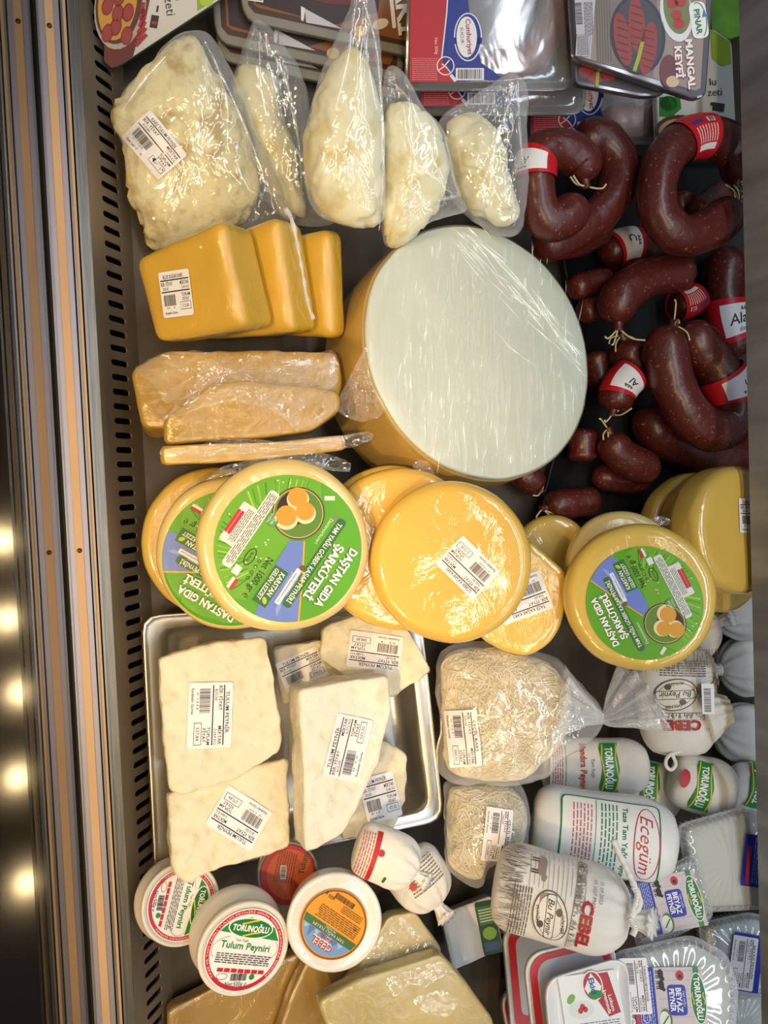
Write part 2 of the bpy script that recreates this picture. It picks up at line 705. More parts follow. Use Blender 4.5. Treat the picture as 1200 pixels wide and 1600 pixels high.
def sticker(w, h, title, unit, kg, total, seed):
    """The scale label that every weighed piece carries; reading frame w by h."""
    pr = Print()
    K = '#1b1b22'
    s = h / 70.0
    q = w / 100.0
    pr.rect(0, 0, w, h, '#f2f1f4', 0, r=4 * s)
    pr.text(title, -4 * q, 27 * s, 6.2 * s, K, 1, width=min(64 * q, len(title) * 5.4 * q), bold=0.01)
    pr.rect(0, 21.5 * s, 92 * q, 1.8 * s, K, 1)
    pr.text('BİR. FİYAT', -45 * q, 16 * s, 5.6 * s, K, 1, width=38 * q, align='L', bold=0.01)
    pr.text('MİKTAR', 45 * q, 16 * s, 5.6 * s, K, 1, width=28 * q, align='R', bold=0.01)
    pr.text(unit, -40 * q, 9 * s, 4.6 * s, K, 1, width=18 * q, align='L')
    pr.text(kg + ' KG', 45 * q, 9 * s, 4.6 * s, K, 1, width=24 * q, align='R')
    pr.rect(0, 4 * s, 92 * q, 1.8 * s, K, 1)
    pr.text('TOPLAM', 45 * q, -2 * s, 5.2 * s, K, 1, width=27 * q, align='R', bold=0.01)
    pr.text('FİYAT', 41 * q, -9 * s, 5.2 * s, K, 1, width=21 * q, align='R', bold=0.01)
    pr.barcode(-22 * q, -9 * s, 38 * q, 17 * s, 1, seed)
    pr.text('0 12345 6'[:3 + seed % 5], -22 * q, -20.5 * s, 2.8 * s, K, 1, width=26 * q)
    pr.rect(28 * q, -19 * s, 34 * q, 12 * s, K, 1)
    pr.rect(28 * q, -19 * s, 32 * q, 10.4 * s, '#f2f1f4', 2)
    pr.text(total, 28 * q, -19 * s, 5.4 * s, K, 3, width=20 * q)
    pr.text('Karabekir Gurme', -22 * q, -28 * s, 4.6 * s, K, 1, width=40 * q, shear=0.25, bold=0.008)
    return pr


def price(it, px, py, spin, w, h, title, unit='810,00', kg='0,664', total='537,84', seed=1, hh=0.0, z=None, k=1.0, lift=0.0014, stiff=False):
    pr = sticker(w, h, title, unit, kg, total, seed)
    base = Print()
    base.items = pr.items[:1]
    pr.items = pr.items[1:]
    f = drape_map(it, px, py, spin, z, lift, k) if z else flat_map(it, px, py, spin, hh, lift, k)
    if stiff:      # a stiff label lies as one plane on the bumps under it
        p, x, y = it.dir(px, py, spin, 0.0)
        S = [(a * w / 6, b * h / 6) for a in range(-3, 4) for b in range(-3, 4)]
        H = [z((p + x * (a * it.u) + y * (b * it.u)).x, (p + x * (a * it.u) + y * (b * it.u)).y, -9) for a, b in S]
        S, H = zip(*[(s, q) for s, q in zip(S, H) if q > -1])
        n_ = len(H)
        m0 = sum(H) / n_
        sa_, sb_ = sum(s[0] ** 2 for s in S), sum(s[1] ** 2 for s in S)
        ga, gb = sum(s[0] * (q - m0) for s, q in zip(S, H)) / sa_, sum(s[1] * (q - m0) for s, q in zip(S, H)) / sb_
        up = sorted(q - m0 - ga * s[0] - gb * s[1] for s, q in zip(S, H))[int(n_ * 0.9)]
        f = lambda a, b, l: p + x * (a * it.u) + y * (b * it.u) + Vector((0, 0, m0 - p.z + ga * a + gb * b + up + 0.0006 + EPS * l))
    cut = 9.0 if z and not stiff else None
    lb = base.build('price_label', it.o, f, cut)
    pr.build('label_print', lb, f, cut)
    return lb

# ------------------------------------------------------------------ the case and the shop around it
def struct(o):
    o['kind'] = 'structure'
    return o


def boxm(name, x0, x1, y0, y1, z0, z1, m, parent=None):
    vs = [(x, y, z) for z in (z0, z1) for y in (y0, y1) for x in (x0, x1)]
    fs = [(0, 2, 3, 1), (4, 5, 7, 6), (0, 1, 5, 4), (2, 6, 7, 3), (0, 4, 6, 2), (1, 3, 7, 5)]
    return mesh(name, vs, fs, m, parent, False)


YA, YB = -0.80, 0.80
steel = mat('brushed_steel', '#9a9791', 0.32, 0.9, var=0.25, vscale=30, stretch=(30, 0.6, 30), bump=0.05, bscale=30)
ledge_m = mat('ledge_steel', '#a9a7a9', 0.42, 0.10, var=0.4, vscale=5, stretch=(1, 6, 0.8), bump=0.05, bscale=14)
grille_m = mat('grille_steel', '#a2927c', 0.46, 0.55, var=0.2, vscale=25, stretch=(1, 0.2, 1))
deck_m = mat('deck_steel', '#5a5146', 0.42, 0.6, var=0.3, vscale=18)
black_m = mat('black_plastic', '#0b0b0d', 0.6)
dark_m = mat('recess_black', '#060606', 0.9)
alu_m = mat('aluminium', '#b9b4b4', 0.28, 0.85, var=0.1, vscale=12, stretch=(20, 0.5, 20))
cream_m = mat('cream_inlay', '#d8b084', 0.38, var=0.06, vscale=10)
lav_m = mat('pale_rail', '#b6aeb6', 0.35, 0.55)
seal_m = mat('black_seal', '#101012', 0.7)
tile_m = mat('shop_tile', '#241a11', 0.10, var=0.3, vscale=3, spec=0.6)

XB = at(200, 250, 0).x
th = ray(1000, 750)
th = math.atan2(th.x, -th.z)
LP = 0.064
XT, ZTP = XB - LP * sin(th), LP * cos(th)
XG = XT - 0.039
XL = at(1163, 400, 0.18).x

struct(boxm('floor', XB - 0.006, XL + 0.24, YA, YB, -0.02, 0.0, deck_m))
ledge = struct(boxm('wall_back_ledge', XL, XL + 0.03, YA, YB, 0.18, 0.40, ledge_m))
struct(boxm('wall_back', XL + 0.24, XL + 0.27, YA, YB, -0.02, 0.18, mat('back_panel', '#2c2d31', 0.5, 0.4)))
struct(boxm('wall_front', XG - 0.03, XG - 0.006, YA, YB, -0.9, ZTP - 0.032, mat('case_front', '#2a2622', 0.5, 0.2)))
struct(boxm('ground', -3.0, 2.0, -3.0, 3.0, -0.92, -0.90, tile_m))

# slotted intake panel: every slot is a real hole
P = 0.0141
SL, SW = 0.027, 0.0060
nc = int((YB - YA) / P)
vs, fs = [], []
sdir = Vector((sin(th), 0, -cos(th)))
ndir = Vector((cos(th), 0, sin(th)))
top = Vector((XT, 0, ZTP))


def gp(s, y, d=0.0):
    return top + sdir * s + Vector((0, y, 0)) - ndir * d


for i in range(nc):
    yc = YA + (i + 0.5) * P
    s0 = 0.019
    out = [(0, -P / 2), (s0, -P / 2), (s0 + SL / 2, -P / 2), (s0 + SL, -P / 2), (LP, -P / 2), (LP, 0), (LP, P / 2), (s0 + SL, P / 2), (s0 + SL / 2, P / 2), (s0, P / 2), (0, P / 2), (0, 0)]
    h = SW / 2
    inn = [(s0 + 0.0008, -h * 0.6), (s0 + h, -h), (s0 + SL / 2, -h), (s0 + SL - h, -h), (s0 + SL - 0.0008, -h * 0.6), (s0 + SL, 0), (s0 + SL - 0.0008, h * 0.6), (s0 + SL - h, h), (s0 + SL / 2, h), (s0 + h, h), (s0 + 0.0008, h * 0.6), (s0, 0)]
    b = len(vs)
    vs += [gp(s, yc + y) for s, y in out] + [gp(s, yc + y) for s, y in inn] + [gp(s, yc + y, 0.0015) for s, y in inn]
    for k in range(12):
        j = (k + 1) % 12
        fs.append((b + k, b + j, b + 12 + j, b + 12 + k))
        fs.append((b + 12 + k, b + 12 + j, b + 24 + j, b + 24 + k))
g = bpy.data.objects.new('air_intake_grille', None)
COL.objects.link(g)
g.location = (XB, 0, 0)
tag(g, 'sloping steel air intake panel with a long row of slots beside the front rail', 'grille')
I_ = Matrix.Translation((-XB, 0, 0))
mesh('slotted_panel', [I_ @ v for v in vs], fs, grille_m, g, False)
vs = [gp(0.004, YA, 0.016), gp(LP - 0.004, YA, 0.016), gp(LP - 0.004, YB, 0.016), gp(0.004, YB, 0.016)]
vs += [v - ndir * 0.002 for v in vs]
mesh('slot_shade_plate', [I_ @ v for v in vs], [(0, 1, 2, 3), (7, 6, 5, 4), (0, 4, 5, 1), (1, 5, 6, 2), (2, 6, 7, 3), (3, 7, 4, 0)], dark_m, g, False)  # black plate behind the slots, its colour standing in for cavity shade

# front rail: an extruded profile of strips, from the intake panel to the glass channel
rail = bpy.data.objects.new('trim_1', None)
COL.objects.link(rail)
rail.location = (XG, 0, ZTP - 0.02)
tag(rail, 'aluminium front rail with a cream inlay strip holding the glass pane', 'rail', kind='structure')
wd = XT - XG
strips = [  # name, x from, x to (fractions of the rail from the glass), height, material
    ('seal', 0.00, 0.06, -0.004, seal_m), ('rail_lip', 0.06, 0.10, 0.002, alu_m), ('pale_strip', 0.10, 0.24, 0.000, lav_m), ('cream_inlay', 0.24, 0.42, 0.0012, cream_m),
    ('pale_strip', 0.42, 0.55, 0.000, lav_m), ('groove', 0.55, 0.585, -0.003, dark_m), ('rail_lip', 0.585, 0.63, 0.0015, alu_m), ('pale_strip', 0.63, 0.70, 0.000, cream_m),
    ('groove', 0.70, 0.74, -0.003, dark_m), ('rail_lip', 0.74, 0.79, 0.001, alu_m), ('steel_strip', 0.79, 1.0, -0.001, steel)]
for nme, a, b, hgt, m in strips:
    o = boxm(nme, a * wd, b * wd, YA, YB, 0.0, 0.02 + hgt, m, rail)
for yy in (at(82, 42, ZTP).y, at(126, 860, ZTP).y):
    bvs, bfs = lathe([(0.0022, 0), (0.0022, 0.0008), (0.0016, 0.0014)], 20)
    s = mesh('screw_head', [Vector((0.33 * wd, yy, 0.0212)) + v for v in bvs], bfs, mat('bronze_screw', '#5b4030', 0.4, 0.7), rail)

# front glass
gm, nt, b_ = nodes('front_glass')
N, L = nt.nodes, nt.links
fr = N.new('ShaderNodeFresnel')
ge = N.new('ShaderNodeNewGeometry')
mr = N.new('ShaderNodeMapRange')
mr.inputs['To Min'].default_value, mr.inputs['To Max'].default_value = 1.5, 1 / 1.5      # a thin pane: both faces act as the outer one
L.new(ge.outputs['Backfacing'], mr.inputs['Value'])
L.new(mr.outputs[0], fr.inputs['IOR'])
tr = N.new('ShaderNodeBsdfTransparent')
tr.inputs[0].default_value = (0.90, 0.91, 0.88, 1)
gl = N.new('ShaderNodeBsdfGlossy')
gl.inputs['Roughness'].default_value = 0.0
gl.inputs['Color'].default_value = (0.55, 0.55, 0.55, 1)
mx = N.new('ShaderNodeMixShader')
L.new(fr.outputs[0], mx.inputs[0])
L.new(tr.outputs[0], mx.inputs[1])
L.new(gl.outputs[0], mx.inputs[2])
L.new(mx.outputs[0], N['Material Output'].inputs['Surface'])
pane = struct(boxm('window_1', XG - 0.006, XG - 0.0002, YA, YB, ZTP - 0.03, ZTP + 0.42, gm))

# shop downlights, mirrored in the polished floor behind the glass
em, nt, b_ = nodes('warm_lamp')
b_.inputs['Emission Color'].default_value = (1.0, 0.72, 0.36, 1)
b_.inputs['Emission Strength'].default_value = 160
trim_m = mat('lamp_trim', '#d8d4cc', 0.4)
CZ = 2.60
dl = [('near the cheese wheels', 5, 845), ('second along the row', 12, 967), ('third along the row', 32, 1082), ('fourth along the row', 28, 1215), ('at the tub end of the row', 42, 1380)]
for nm, px, py in dl:
    r_ = ray(px, py)
    q = CAM + r_ * ((-0.90 - (CZ + 0.90) - CAM.z) / r_.z)      # the lamp's mirror image below the floor
    o = bpy.data.objects.new('ceiling_downlight', None)
    COL.objects.link(o)
    o.location = (q.x, q.y, CZ)
    tag(o, 'small warm ceiling downlight ' + nm, 'downlight', 'warm ceiling downlights')
    a, b = lathe([(0.030, 0.0), (0.045, 0.0), (0.050, 0.004)][::-1], 28)
    mesh('lens', a, b, em, o)
    a, b = lathe([(0.075, 0.012), (0.075, 0.002), (0.052, 0.002), (0.052, 0.012)], 28)
    mesh('trim_ring', a, b, trim_m, o)
struct(boxm('ceiling', -2.5, 1.5, -2.5, 2.5, CZ + 0.012, CZ + 0.05, mat('ceiling_paint', '#2b2722', 0.9)))

# ------------------------------------------------------------------ product materials
kasar = mat('kasar_block_wrapped', '#dcb038', 0.42, var=0.06, vscale=25, coat=1.0, coat_rough=0.06, cbump=0.9, cscale=45, cstretch=(1, 1, 1.5), sss=0.12)
kasar_top = mat('round_kasar_wrapped', '#e8bf54', 0.40, var=0.04, vscale=30, coat=1.0, coat_rough=0.05, cbump=0.13, cscale=32, sss=0.12)
kasar_pale = mat('round_kasar_pale', '#ecd58c', 0.42, var=0.04, vscale=30, coat=1.0, coat_rough=0.12, cbump=0.12, cscale=50, sss=0.12)
kasar_mid = mat('round_kasar_mid', '#e5c25a', 0.40, var=0.04, vscale=30, coat=1.0, coat_rough=0.09, cbump=0.14, cscale=50, sss=0.12)
wheel_m = mat('big_wheel_rind', '#d0d8c8', 0.5, var=0.05, vscale=12, coat=1.0, coat_rough=0.10, cbump=0.55, cscale=14, cstretch=(7, 0.6, 1), crot=(0, 0, 0.12), sss=0.1)
wheel_s = mat('big_wheel_side', '#c0a25c', 0.45, var=0.12, vscale=10, coat=1.0, coat_rough=0.12, cbump=0.3, cscale=30)
old_m = mat('aged_kasar', '#b8912f', 0.45, var=0.15, vscale=18, coat=1.0, coat_rough=0.14, cbump=0.5, cscale=60)
old_pale = mat('aged_kasar_pale', '#cdbb7c', 0.5, var=0.15, vscale=14, coat=1.0, coat_rough=0.14, cbump=0.6, cscale=50)
tan_m = mat('aged_kasar_tan', '#b08c48', 0.45, var=0.12, vscale=14, coat=1.0, coat_rough=0.16, cbump=0.4, cscale=40)
tulum = mat('tulum_block', '#ece3c6', 0.6, col2='#dccfa4', vscale=60, ramp=(0.30, 0.46), bump=0.7, bscale=70, coat=0.8, coat_rough=0.12, cbump=1.0, cscale=110, sss=0.1)  # darker second colour paints in the shade of small pits
tulum_w = mat('tulum_block_white', '#f0ecdc', 0.6, col2='#e0d8ba', vscale=60, ramp=(0.30, 0.46), bump=0.7, bscale=70, coat=0.8, coat_rough=0.12, cbump=1.0, cscale=110, sss=0.1)  # pit shade painted in by the darker second colour here too
curd_y = mat('crumbled_tulum', '#e9dfb0', 0.6, col2='#c3ab66', vscale=42, ramp=(0.36, 0.50), bump=0.8, bscale=70, sss=0.15)
curd_w = mat('soft_white_cheese', '#ece8c8', 0.5, col2='#d6c885', vscale=30, ramp=(0.34, 0.50), bump=0.5, bscale=40, sss=0.15)
shred_m = mat('shredded_cheese', '#efe8d2', 0.55, col2='#dccfa6', vscale=60, sss=0.12)
bag_film = film('bag_film', haze=0.09, rim=0.42, scale=26, bump=1.0, rough=0.08)
wrap_film = film('wrap_film', haze=0.03, rim=0.32, scale=48, bump=1.6, rough=0.06, glint=0.16)
clear_m = film('clear_plastic', haze=0.14, rim=0.6, scale=14, bump=0.15, rough=0.08)
saus_m = mat('sucuk_casing', '#581f18', 0.42, col2='#a06850', vscale=240, ramp=(0.29, 0.37), bump=0.35, bscale=120, coat=0.3, coat_rough=0.25)
saus_d = saus_m
tie_m = mat('sausage_string', '#d8cf9a', 0.8)
cloth_m = mat('white_cloth_bag', '#eceae4', 0.75, var=0.05, vscale=40, bump=0.25, bscale=160, sss=0.08)
white_m = mat('white_plastic', '#eef0f2', 0.3, sss=0.05, coat=0.4)
tub_m = mat('tub_plastic', '#e6e2d8', 0.35, coat=0.5, coat_rough=0.1, sss=0.1)
pan_m = mat('pan_steel', '#d2cdc3', 0.30, 0.95, var=0.1, vscale=20)
string_m = mat('white_string', '#f0eee8', 0.8)


# ------------------------------------------------------------------ flat packs of sausage along the top end


def pack(key, name, label, cat, top_pts, d, z, border, w=0.5, ra=0.0, rb=0.0, r=10, anchor=None, group=None):
    cx = sum(p[0] for p in top_pts) / len(top_pts)
    cy = sum(p[1] for p in top_pts) / len(top_pts)
    if anchor:
        cx, cy = anchor
    it = Item(key, name, label, cat, cx, cy, z, w=w, ra=ra, rb=rb, group=group)
    it.slab('pack_body', corners(top_pts, r, 5), block_prof(d, 3, 3, 5), border, n=96, smooth=False)
    return it


def img_print(it, draw, name='front_print', lift=0.0005):
    """Print drawn straight in picture coordinates of the item's own face."""
    pr = Print()
    draw(pr)
    return pr.build(name, it.o, lambda x, y, l: it.loc(x, -y) + Vector((0, 0, lift + EPS * l)))


grey_b = mat('grey_card', '#8f8b82', 0.5)
dk_tray = mat('dark_tray', '#4a4650', 0.35, coat=0.6)


def brown(pr, dx=0, dy=0, full=True):
    g = lambda x, y: (x + dx, -(y + dy))
    pr.poly([g(384, -60), g(388, 8), g(398, 20), g(655, 77), g(662, 68), g(668, -60)], '#4b3322', 1)
    pr.poly([g(392, -60), g(396, 6), g(404, 13), g(650, 68), g(655, 60), g(660, -60)], '#8a5a2e', 2)
    pr.poly([g(396, -60), g(400, 6), g(520, 40), g(590, 20), g(600, -60)], '#3a2a2a', 3)
    pr.oval(535 + dx, 18 - dy, 62, 26, '#6d2a2c', 4)
    pr.oval(535 + dx, 24 - dy, 50, 18, '#8f4038', 5)
    pr.poly([g(476, 14), g(535, 46), g(478, 36)], '#c9ccd6', 6)
    pr.poly([g(470, 10), g(477, 14), g(474, 34), g(470, 32)], '#e6e7ea', 6)
    pr.oval(594 + dx, -38 - dy, 13, 8, '#e8dcc0', 6, rot=20)
    pr.oval(562 + dx, -50 - dy, 10, 9, '#d9b878', 6)
    if full:
        for k, c in ((0, '#3b2312'), (1, '#f3f1f2')):
            pr.text('AKİ', 634 - k * 1.5 + dx, -14 - dy + k, 27, c, 6 + k, rot=-84, bold=0.03, width=84)
        pr.rect(612 + dx, -10 - dy, 6, 70, '#f3f1f2', 7, rot=6, r=2)
        pr.rect(400 + dx, 4 - dy, 24, 14, '#f0f0f0', 6, rot=-8)
        pr.barcode(400 + dx, 4 - dy, 20, 10, 7, 4, rot=-8)


TP = [(372, -60), (378, 12), (390, 34), (671, 95), (684, -60)]
for k in (2, 1, 0):
    lab = ['brown framed sausage pack on top of its stack of three', 'middle pack of the brown sausage stack, mostly covered', 'lowest pack of the brown sausage stack above the cheese bags'][k]
    ox, oy = [(0, 0), (-42, 34), (-38, 62)][k]
    it = pack('brown%d' % k, 'sausage_pack', lab, 'package', [(x + ox, y + oy) for x, y in TP], 14, 0.12 - 0.03 * k, grey_b, w=0.55, r=12, anchor=(520 + ox, 20 + oy), group='brown framed sausage packs')
    img_print(it, lambda pr: brown(pr, ox, oy, k == 0))


def cumhur(pr, dx=0, dy=0):
    X = lambda x: x + dx
    Y = lambda y: -(y + dy)
    pr.poly([(X(642), Y(-50)), (X(640), Y(128)), (X(716), Y(128)), (X(700), Y(112)), (X(690), Y(90)), (X(698), Y(20)), (X(702), Y(-50))], '#b3202e', 1)
    pr.poly([(X(702), Y(-50)), (X(698), Y(20)), (X(690), Y(92)), (X(700), Y(112)), (X(716), Y(127)), (X(790), Y(125)), (X(752), Y(98)), (X(738), Y(50)), (X(724), Y(-50))], '#1c2f8f', 1)
    pr.stroke([(X(702), Y(-50)), (X(698), Y(20)), (X(690), Y(92))], 2.0, '#dfe3ee', 2)
    pr.oval(X(731), Y(58), 22, 38, '#dfe3ee', 2)
    pr.oval(X(731), Y(58), 20, 36, '#1c2f8f', 3)
    pr.oval(X(729), Y(58), 16, 32, '#e8eaf0', 4)
    pr.rect(X(731), Y(64), 44, 10, '#1c2f8f', 3)
    pr.text('Cumhuriyet', X(733), Y(58), 8, '#b3202e', 5, rot=-86, bold=0.02, width=56)
    pr.text('SUCUK', X(722), Y(56), 5, '#1d1d2a', 5, rot=-86, width=26)
    pr.ring(X(696), Y(103), 14, 15, 1.8, '#e9d9d6', 3)
    pr.stroke([(X(685), Y(110)), (X(694), Y(104)), (X(702), Y(94))], 2, '#e9d9d6', 3)
    pr.stroke([(X(690), Y(100)), (X(698), Y(106)), (X(704), Y(114))], 2, '#e9d9d6', 3)
    pr.stroke([(X(704), Y(117)), (X(712), Y(127))], 5, '#dfe3ee', 3)
    pr.lines(X(664), Y(108), 40, 36, 11, '#d98f94', 2, rot=0, seed=3, wd=0.3)
    pr.text('Net 300g', X(682), Y(72), 5, '#ead6d6', 2, rot=-88)
    pr.rect(X(734), Y(116), 44, 19, '#e8eaf0', 2)
    pr.barcode(X(734), Y(116), 38, 15, 3, 8)


CP = [(638, -60), (632, 132), (640, 143), (884, 142), (899, 128), (891, -60)]


def cumpack(key, label, ox, oy, z, w, loop=True):
    pts = [(x + ox, y + oy) for x, y in CP]
    it = Item(key, 'sausage_pack', label, 'package', 765 + ox, 50 + oy, z, w=w, group='clear sausage trays')
    it.slab('tray', corners(pts, 12, 5), [(0.4, -26), (0.86, -26), (0.93, -10), (0.94, -4), (1.0, -4), (1.0, -1), (0.95, -1), (0.6, -1), (0.3, -1)], dk_tray, n=96)
    a = [(858, -60), (866, 0), (856, 50), (826, 92), (786, 106), (748, 96)]
    pa = Path([it.loc(x + ox, y + oy, 6) for x, y in a], 8)
    it.put('sausage_ring', pa.tube(lambda u: it.u * (26 if u < 0.85 else 26 * math.sqrt(max(0.01, 1 - ((u - 0.85) / 0.15) ** 2))), 20, 40), mat('packed_sausage', '#7a3f30', 0.4, var=0.2, vscale=80, coat=1.0, coat_rough=0.1, cbump=0.7, cscale=90))
    # raised clear cover over the sausage with a flange round it
    base = resample(it.outline(corners(pts, 12, 5)), 90)
    c = sum(base, Vector()) / 90
    loops = [[c + (p - c) * s + Vector((0, 0, h * it.u)) for p in base] for s, h in ((1.0, 1), (0.955, 1.5), (0.945, 30), (0.92, 33), (0.7, 33), (0.35, 33))]
    vs, fs = rings(loops, False, True)
    it.put('clear_cover', (vs, fs), clear_m)
    pr = Print()
    cumhur(pr, ox, oy)
    pr.build('film_print', it.o, lambda x, y, l: it.loc(x, -y, 34.5) + Vector((0, 0, EPS * l)))
    return it


cumpack('cum2', 'clear sausage tray with a blue print lying deepest, above the sausage heap', 190, 84, 0.05, 0.6)
cumpack('cum1', 'clear sausage tray with red and blue print under another one', 18, 38, 0.08, 0.55)
cumpack('cum0', 'clear tray showing a brown ring sausage, red and blue print, topmost', 0, 0, 0.12, 0.5)


def green_pack(pr, pts, tx, ty, k=1.0, rot=-85):
    pr.poly([(x, -y) for x, y in pts], '#d9d6cf', 1)
    pr.text('lu', tx + 12, -ty + 18, 14, '#33343a', 4, rot=rot)
    pr.text('zeti', tx - 8, -ty, 14, '#33343a', 4, rot=rot)


it = pack('grn_b', 'sausage_pack', 'bright green pack standing behind the barbecue patty pack by the ledge', 'package', [(1108, -40), (1112, 48), (1140, 62), (1160, 55), (1160, -40)], 16, 0.05, mat('green_pack', '#5f9a22', 0.35, var=0.3, vscale=40, coat=0.6), w=0.8, r=6)
it = pack('grn_a', 'sausage_pack', 'white and green pack with dark lettering beside the steel ledge', 'package', [(1026, 148), (1030, 232), (1152, 232), (1144, 64), (1112, 42)], 16, 0.05, mat('pack_white', '#c9ccc9', 0.35, coat=0.6), w=0.8, r=8, group='white and green sausage packs')


def d_(pr):
    pr.poly([(1110, -46), (1140, -66), (1142, -100), (1128, -104), (1112, -92)], '#8fae22', 2)
    pr.oval(1044, -162, 14, 12, '#2f7a32', 2)
    pr.poly([(1030, -152), (1062, -152), (1064, -170), (1048, -184), (1030, -182)], '#2f7a32', 2)
    pr.oval(1060, -206, 38, 26, '#5b3326', 3)
    pr.oval(1060, -206, 32, 20, '#b9a58a', 4)
    pr.oval(1064, -210, 26, 17, '#7d2b22', 5)
    for k in range(6):
        pr.oval(1042 + 9 * k, -204 - (k % 3) * 7, 7, 6, ('#a8352a', '#c8962f')[k % 2], 6)
    pr.text('lu', 1113, -128, 12, '#33343a', 4, rot=4)
    pr.text('zeti', 1116, -144, 12, '#33343a', 4, rot=4)
    pr.rect(1122, -168, 18, 13, '#2a2020', 4, rot=-8)
    pr.rect(1112, -163, 5, 5, '#2a2020', 4)
    pr.text('et', 1122, -168, 6, '#b33', 5, rot=-8) if False else None


img_print(it, d_)


def patties(pr, dx, dy, low=False):
    X = lambda x: x + dx
    Y = lambda y: -(y + dy)
    pr.poly([(X(894), Y(-60)), (X(903), Y(88)), (X(1086), Y(142)), (X(1094), Y(138)), (X(1106), Y(-60))], '#9a8a86', 1)
    pr.poly([(X(926), Y(-60)), (X(932), Y(96)), (X(1020), Y(122)), (X(1030), Y(-60))], '#7d716c', 2)
    for k in range(6):
        pr.stroke([(X(930 + k * 4), Y(-60)), (X(934 + k * 4), Y(96))], 1.0, '#625852', 3)
    pr.poly([(X(894), Y(-60)), (X(902), Y(86)), (X(922), Y(93)), (X(930), Y(0)), (X(930), Y(-60))], '#c3c0ca', 3)
    pr.barcode(X(904), Y(22), 34, 10, 4, 5, rot=-86)
    pr.lines(X(919), Y(30), 52, 14, 6, '#3a3a48', 4, rot=-88, seed=2)
    pr.rect(X(910), Y(72), 22, 34, '#6a6876', 4, rot=-4)
    pr.rect(X(910), Y(72), 20.5, 32.5, '#c3c0ca', 5, rot=-4)
    pr.lines(X(910), Y(72), 30, 18, 6, '#3a3a48', 6, rot=-90, seed=4)
    pr.oval(X(996), Y(55), 43, 62, '#2b2a35', 4, rot=6)
    pr.oval(X(996), Y(55), 38, 57, '#3d3d4a', 5, rot=6)
    for cx, cy, rot, ln in ((972, 62, 10, 42), (994, 40, 4, 44), (1012, 76, -8, 42)):
        pr.oval(X(cx), Y(cy), 13, ln, '#94332f', 6, rot=rot)
        for q in range(6):
            pr.stroke([(X(cx - 9), Y(cy - ln * 0.72 + q * ln * 0.27)), (X(cx + 9), Y(cy - ln * 0.72 + q * ln * 0.27 + 6))], 2.0, '#5d1f20', 7)
    pr.stroke([(X(1003), Y(66)), (X(997), Y(90)), (X(990), Y(112))], 6, '#9fae2c', 8)
    if not low:
        pr.oval(X(1056), Y(20), 25, 46, '#e3e4ec', 4, rot=8)
        pr.oval(X(1057), Y(14), 21, 40, '#6f7f4a', 5, rot=8)
        for q, (a, b) in enumerate(((1050, 6), (1062, 4), (1056, 24), (1060, 38), (1052, -12))):
            pr.oval(X(a), Y(b), 9, 8, '#b02a2c', 6)
        pr.rect(X(1091), Y(32), 58, 26, '#eef0f2', 6, rot=-82, r=11)
        pr.ring(X(1091), Y(32), 28, 12.5, 1.6, '#3a8f42', 7, rot=-82, a0=20, a1=200)
        pr.text('PINAR', X(1090), Y(35), 9, '#2c7d3c', 8, rot=-82, bold=0.03, width=40)
        pr.poly([(X(1098), Y(16)), (X(1104), Y(26)), (X(1096), Y(28))], '#3b7ec2', 8)
        for k, c in ((0, '#8f1f2a'), (1, '#f4f0f0')):
            pr.text('MANGAL', X(1079 - k * 1.2), Y(102 - k), 11, c, 8 + k, rot=-86, bold=0.04, width=78)
            pr.text('KEYFİ', X(1061 - k * 1.2), Y(99 - k), 11, c, 8 + k, rot=-86, bold=0.04, width=50)
        pr.oval(X(1044), Y(112), 14, 26, '#6d3440', 5)
        pr.oval(X(1050), Y(128), 10, 9, '#cdb89a', 6)


MP = [(888, -70), (898, 92), (1088, 156), (1104, 150), (1119, -70)]
for k in (1, 0):
    ox, oy = [(0, 0), (-6, 44)][k]
    if k:
        pts = [(892, 40), (898, 132), (1006, 152), (1040, 148), (1044, 60)]
    else:
        pts = MP
    it = pack('mang%d' % k, 'meat_patty_pack', ['grey tray of barbecue patties with a red and white title, topmost', 'lower tray of barbecue patties, only its dark edge showing'][k], 'package',
              pts, [22, 20][k], 0.13 - 0.04 * k, dk_tray, w=0.5, r=10, anchor=(1000 + ox, 60 + oy), group='barbecue patty trays')
    if not k:
        img_print(it, lambda pr: patties(pr, ox, oy, False))
    else:
        def e_(pr):
            pr.poly([(900, -60), (903, -126), (1004, -146), (1034, -142), (1038, -66)], '#3a3540', 1)
            for q, (a, b) in enumerate(((916, 112), (930, 122), (950, 118))):
                pr.oval(a, -b, 12, 9, '#94332f', 2)
            pr.stroke([(934, -112), (932, -136)], 5, '#9fae2c', 3)
        img_print(it, e_)

it = pack('grn_c', 'sausage_pack', 'white and green sausage pack with a picture of pizza next to the grille', 'package', [(162, -60), (162, 98), (174, 108), (188, 104), (346, 0), (400, -60)], 12, 0.12, mat('pack_edge', '#3c5a46', 0.35, coat=0.6), w=0.35, r=5, anchor=(235, 20), group='white and green sausage packs')


